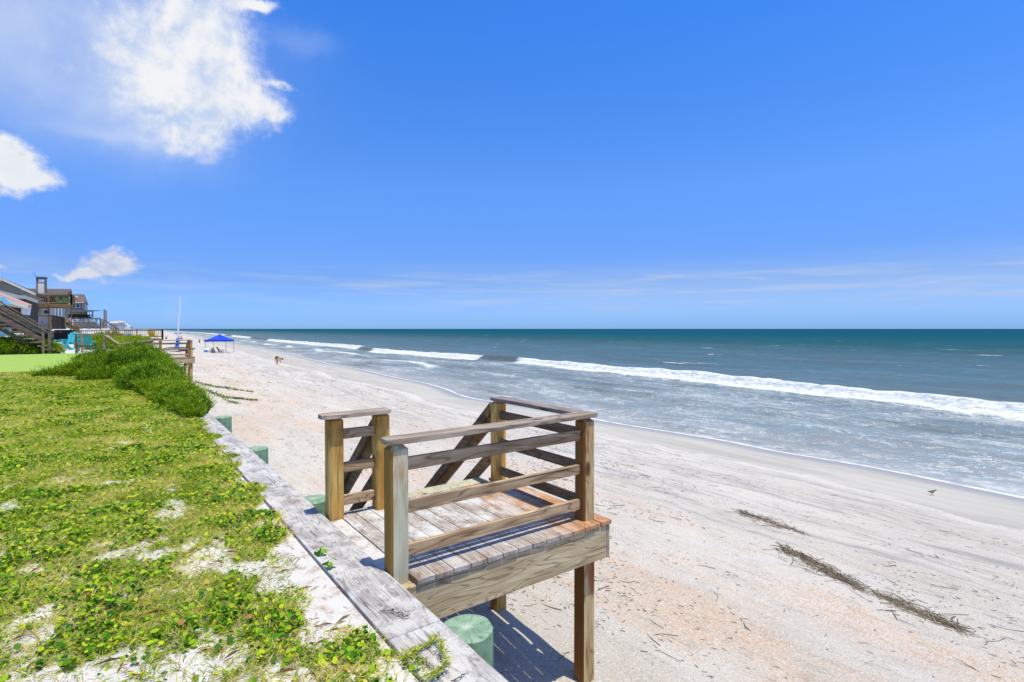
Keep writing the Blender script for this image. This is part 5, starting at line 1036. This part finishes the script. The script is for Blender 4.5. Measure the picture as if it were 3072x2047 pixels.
# beached catamaran
cp = onbeach(531, 1056); CT = thing('catamaran', 'beached catamaran with tall white leaning mast and blue furled sail', 'boat', cp)
ax = Vector((.45, -.89, 0)).normalized(); sd = Vector((.89, .45, 0))
for s in (-1, 1):
    mb = MB(); vs = []; fs = []; NS = 12
    for k in range(NS+1):
        f = k/NS; x = (f-.5)*4.8; wd = .17*math.sin(math.pi*min(1, f*1.0+.04))**.6+.02; zb = .06+.35*max(0, (f-.7)/.3)**2; zt = .42+.22*max(0, (f-.6)/.4)**2
        c = cp+ax*x+sd*(s*1.15); vs += [c+sd*wd+Vector((0, 0, zt)), c-sd*wd+Vector((0, 0, zt)), c-sd*wd*.8+Vector((0, 0, zb+.12)), c+Vector((0, 0, zb)), c+sd*wd*.8+Vector((0, 0, zb+.12))]
    for k in range(NS):
        for j in range(5): fs.append((k*5+j, k*5+(j+1) % 5, (k+1)*5+(j+1) % 5, (k+1)*5+j))
    fs += [tuple(range(5)), tuple(range(NS*5, NS*5+5))]; mb.add(vs, fs).build('hull', M['greyc' if s > 0 else 'white'], CT, 0, True)
for x in (-.9, .9): MB().path([cp+ax*x+sd*1.15*q+Vector((0, 0, .55+.16*(1-q*q))) for q in (-1, -.6, -.2, .2, .6, 1)], .045, 8).build('crossbeam', M['metal'], CT)
MB().box(-.9, .9, -1.1, 1.1, 0, .02)
a = [cp+ax*x+sd*y+Vector((0, 0, .6)) for x, y in ((-.9, -1.1), (.9, -1.1), (.9, 1.1), (-.9, 1.1))]; MB().add(a+[q+Vector((0, 0, .02)) for q in a], [(0, 1, 2, 3), (4, 5, 6, 7), (0, 1, 5, 4), (1, 2, 6, 5), (2, 3, 7, 6), (3, 0, 4, 7)]).build('trampoline', M['black'], CT)
mt_ = atv(541.5, 888, cp.y); MB().tube(cp+Vector((0, 0, .65)), mt_, .13, .085, 10).build('mast', M['alum'], CT)
mb = MB(); n_ = 9
for k in range(n_): f = k/n_; q = cp+Vector((0, 0, .55)).lerp(Vector((.1, 0, 2.0)), f); q2 = cp+Vector((0, 0, .55)).lerp(Vector((.1, 0, 2.0)), f+1/n_); mb.tube(q, q2, .30-.12*f+.05*math.sin(k*2), .30-.12*(f+1/n_)+.05*math.sin(k*2+2), 10, False)
mb.build('sail_cover', M['bluecloth'], CT, 0, True)
MB().tube(cp+ax*-2.3+sd*1.15+Vector((0, 0, .3)), cp+ax*-2.5+sd*1.15+Vector((0, 0, -.05)), .06, .06).build('rudder', M['metal'], CT)
# violet sun umbrella far away
up_ = onbeach(533, 1017); UM = thing('beach_umbrella', 'violet beach umbrella far down the beach behind the mast', 'umbrella', up_); MB().tube(up_, up_+Vector((0, 0, 2.3)), .05).build('pole', M['white'], UM)
mb = MB(); n_ = 10; vs = [up_+Vector((0, 0, 2.5))]+[up_+Vector((1.7*math.cos(k*.628), 1.7*math.sin(k*.628), 1.9)) for k in range(n_)]; mb.add(vs, [(0, 1+k, 1+(k+1) % n_) for k in range(n_)], .5); mb.build('canopy', M['purple'], UM)

# ------------------------------------------------------------------ people: one skinned body each
def person(label, base, rz, J, clothes, s=1., skin='skin', hair=True, hairlen=.0):
    """J: joint name -> (fwd, side, up) metres; body grown with a Skin modifier from the pelvis"""
    o = thing('person', label, 'person', base); r_ = Matrix.Rotation(rz, 3, 'Z'); B_ = Vector((0, 0, 0)); T = lambda q: r_@(Vector(q)*s)
    names = ['pelvis', 'belly', 'chest', 'neck', 'jaw', 'crown', 'hipL', 'kneeL', 'ankL', 'toeL', 'hipR', 'kneeR', 'ankR', 'toeR', 'shL', 'elL', 'wrL', 'palmL', 'shR', 'elR', 'wrR', 'palmR']
    rad = dict(pelvis=.125, belly=.115, chest=.125, neck=.052, jaw=.075, crown=.088, shL=.06, shR=.06, elL=.038, elR=.038, wrL=.025, wrR=.025, palmL=.03, palmR=.03)
    for q in 'LR': rad.update({'hip'+q: .092, 'knee'+q: .058, 'ank'+q: .036, 'toe'+q: .03})
    edges = [('pelvis', 'belly'), ('belly', 'chest'), ('chest', 'neck'), ('neck', 'jaw'), ('jaw', 'crown')]
    for q in 'LR': edges += [('pelvis', 'hip'+q), ('hip'+q, 'knee'+q), ('knee'+q, 'ank'+q), ('ank'+q, 'toe'+q), ('chest', 'sh'+q), ('sh'+q, 'el'+q), ('el'+q, 'wr'+q), ('wr'+q, 'palm'+q)]
    vs = [T(J[n]) for n in names]; rr = [rad[n]*s for n in names]; es = [(names.index(a), names.index(b)) for a, b in edges]
    for q in 'LR':  # five fingers
        w_, pm = Vector(J['wr'+q]), Vector(J['palm'+q]); d = (pm-w_).normalized(); side = d.cross(Vector((0, 1, 0))); side = side.normalized() if side.length > .1 else Vector((1, 0, 0))
        for k, (off, ln) in enumerate(((-.028, .06), (-.01, .075), (.01, .07), (.028, .055), (.045, .045))):
            st = pm+side*off-(d*.05 if k == 4 else Vector((0, 0, 0))); e = st+d*ln+(side*.03 if k == 4 else Vector((0, 0, 0))); vs += [T(st), T(e)]; rr += [.010*s, .007*s]; es += [(names.index('palm'+q), len(vs)-2), (len(vs)-2, len(vs)-1)]
    me = bpy.data.meshes.new('body'); me.from_pydata([tuple(v) for v in vs], es, []); b = bpy.data.objects.new('body', me); COL.objects.link(b); b.parent = o
    md = b.modifiers.new('skin', 'SKIN'); 
    for i, v_ in enumerate(me.skin_vertices[0].data): v_.radius = (rr[i], rr[i]); v_.use_root = (i == 0)
    b.modifiers.new('sub', 'SUBSURF').levels = 1; b.modifiers['sub'].render_levels = 1; me.materials.append(M[skin])
    def garment(nm, chain, mm, grow):
        g = bpy.data.meshes.new(nm); ii = [names.index(c) for c in dict.fromkeys(sum(chain, ()))]; mp = {j: k for k, j in enumerate(ii)}
        g.from_pydata([tuple(vs[j]) for j in ii], [(mp[names.index(a)], mp[names.index(c)]) for a, c in chain], []); go = bpy.data.objects.new(nm, g); COL.objects.link(go); go.parent = o
        md = go.modifiers.new('skin', 'SKIN')
        for k, v_ in enumerate(g.skin_vertices[0].data): v_.radius = (rr[ii[k]]*grow, rr[ii[k]]*grow); v_.use_root = (k == 0)
        go.modifiers.new('sub', 'SUBSURF').levels = 1; g.materials.append(M[mm])
    for nm, chain, mm, gr in clothes: garment(nm, chain, mm, gr)
    if hair:
        c = (vs[names.index('crown')]*.75+vs[names.index('jaw')]*.25); d = (vs[names.index('crown')]-vs[names.index('jaw')]).normalized(); c = c+d*.02*s
        mb = MB(); W_ = Vector(base); fwd = T((1, 0, 0)).normalized(); cc = W_+c-fwd*.025*s; pv = []; pf = []
        for a in range(6):
            for k in range(10):
                th = a/5*math.pi*.62; ph = k*.6283; loc = d*math.cos(th)+(d.orthogonal().normalized()*math.cos(ph)+d.cross(d.orthogonal()).normalized()*math.sin(ph))*math.sin(th); pv.append(cc+loc*.108*s)
        for a in range(5):
            for k in range(10): pf.append((a*10+k, a*10+(k+1) % 10, (a+1)*10+(k+1) % 10, (a+1)*10+k))
        mb.add(pv, pf).build('hair', M['hair'], o, 0, True)
        jw = W_+vs[names.index('jaw')]; MB().tube(jw+fwd*.06*s, jw+fwd*.10*s-d*.01, .018*s, .008*s, 6).build('nose', M[skin], o)
        for sg in (-1, 1): sdv = T((0, 1, 0)).normalized()*sg; q = jw+d*.035*s+fwd*.072*s+sdv*.028*s; MB().tube(q, q+fwd*.008*s, .009*s, .006*s, 6).build('eye', M['hair'], o)
    return o
STAND = dict(pelvis=(0, 0, .92), belly=(0, 0, 1.06), chest=(0, 0, 1.28), neck=(0, 0, 1.46), jaw=(.02, 0, 1.55), crown=(.01, 0, 1.66), hipL=(0, .10, .88), kneeL=(.03, .11, .50), ankL=(0, .12, .08), toeL=(.15, .13, .03), hipR=(0, -.10, .88), kneeR=(.04, -.11, .50), ankR=(.0, -.12, .08), toeR=(.15, -.13, .03), shL=(0, .18, 1.38), elL=(-.02, .24, 1.12), wrL=(.08, .25, .90), palmL=(.10, .25, .84), shR=(0, -.18, 1.38), elR=(-.02, -.24, 1.12), wrR=(.08, -.25, .90), palmR=(.10, -.25, .84))
BEND = dict(pelvis=(-.10, 0, .84), belly=(.04, 0, .86), chest=(.28, 0, .80), neck=(.45, 0, .73), jaw=(.56, 0, .62), crown=(.66, 0, .66), hipL=(-.10, .09, .80), kneeL=(.06, .11, .44), ankL=(-.02, .12, .08), toeL=(.14, .12, .03), hipR=(-.12, -.09, .80), kneeR=(.0, -.11, .44), ankR=(.06, -.12, .08), toeR=(.22, -.12, .03), shL=(.36, .16, .74), elL=(.30, .18, .50), wrL=(.36, .12, .34), palmL=(.40, .10, .30), shR=(.36, -.16, .74), elR=(.34, -.18, .50), wrR=(.44, -.12, .42), palmR=(.50, -.10, .40))
SIT = dict(pelvis=(0, 0, .14), belly=(-.03, 0, .28), chest=(-.05, 0, .50), neck=(0, 0, .68), jaw=(.04, 0, .76), crown=(.03, 0, .87), hipL=(.04, .10, .12), kneeL=(.40, .14, .38), ankL=(.62, .12, .06), toeL=(.76, .12, .04), hipR=(.04, -.10, .12), kneeR=(.40, -.14, .38), ankR=(.62, -.12, .06), toeR=(.76, -.12, .04), shL=(-.03, .18, .60), elL=(.10, .22, .38), wrL=(.32, .16, .38), palmL=(.38, .14, .38), shR=(-.03, -.18, .60), elR=(.10, -.22, .38), wrR=(.32, -.16, .38), palmR=(.38, -.14, .38))
top = [('shorts', [('pelvis', 'hipL'), ('pelvis', 'hipR')], None, 1.12)]
rt_ang = math.atan2(RT.y, RT.x)
person('person in a black swimsuit bending forward at the edge of the wet sand', onbeach(830, 1095), rt_ang, BEND, [('swimsuit', [('pelvis', 'belly'), ('belly', 'chest'), ('pelvis', 'hipL'), ('pelvis', 'hipR')], 'suit', 1.10)], 1.02)
def inwater(px, py): p = atz(px, py, -2.98); return p
person('person standing at the water edge in a red top and grey shorts', inwater(598.5, 1036), R(40), STAND, [('top', [('chest', 'shL'), ('chest', 'shR'), ('chest', 'belly')], 'red', 1.15), ('shorts', [('pelvis', 'hipL'), ('pelvis', 'hipR'), ('hipL', 'kneeL'), ('hipR', 'kneeR')], 'greyc', 1.2)], 1.05)
person('person wading in a red top, left of the blue canopy', inwater(614, 1031), R(200), STAND, [('top', [('chest', 'shL'), ('chest', 'shR'), ('chest', 'belly')], 'red', 1.15)], 1.05)
person('person with dark hair sitting left of the far umbrella pole', onbeach(537, 1019.5), R(20), SIT, [('shirt', [('pelvis', 'belly'), ('belly', 'chest')], 'black', 1.15)], 1.5)
person('person in dark clothes sitting right of the far umbrella', onbeach(544, 1019.5), R(60), SIT, [('shirt', [('pelvis', 'belly'), ('belly', 'chest')], 'suit', 1.15)], 1.5)
person('person sitting on the sand behind the blue furled sail', onbeach(539, 1033), R(-10), SIT, [('shorts', [('pelvis', 'hipL'), ('pelvis', 'hipR')], 'red', 1.15)], 1.1)
person('person sitting far left, just above the far landing rail', onbeach(499, 1019), R(100), SIT, [('shirt', [('pelvis', 'belly'), ('belly', 'chest')], 'black', 1.15)], 1.4)
# bird
bp = onbeach(2797, 1486); BD = thing('shorebird', 'small grey brown shorebird standing on the wet sand', 'bird', bp); M['feather'] = plain('grey brown feathers', srgb(120, 112, 100), .8, .25, .1, 60); M['belly'] = plain('pale feathers', (.62, .60, .56), .8, .05)
fwd = RT.copy(); sdv = Vector((-fwd.y, fwd.x, 0)); mb = MB(); vs = []; fs = []
prof = [(-.135, .105, .004), (-.10, .103, .014), (-.06, .098, .030), (-.01, .095, .040), (.03, .102, .036), (.055, .118, .024), (.068, .135, .022), (.085, .142, .021), (.100, .140, .013), (.112, .136, .004)]
for (x, z, r_) in prof:
    for k in range(10): a = k*.6283; vs.append(bp+fwd*x+sdv*(r_*.85*math.cos(a))+Vector((0, 0, z+r_*math.sin(a))))
for i in range(len(prof)-1):
    for k in range(10): fs.append((i*10+k, i*10+(k+1) % 10, (i+1)*10+(k+1) % 10, (i+1)*10+k))
fs += [tuple(range(10)), tuple(range((len(prof)-1)*10, len(prof)*10))]; mb.add(vs, fs).build('body', M['feather'], BD, 0, True)
MB().tube(bp+fwd*.11+Vector((0, 0, .136)), bp+fwd*.145+Vector((0, 0, .128)), .004, .0015, 6).build('beak', M['black'], BD)
for s in (-1, 1): MB().path([bp+fwd*(.0+.01*s)+sdv*.014*s+Vector((0, 0, .065)), bp+fwd*(-.012)+sdv*.014*s+Vector((0, 0, .035)), bp+fwd*(.005+.012*s)+sdv*.014*s, bp+fwd*(.03+.012*s)+sdv*.014*s+Vector((0, 0, .003))], .0028, 6).build('leg', M['black'], BD)
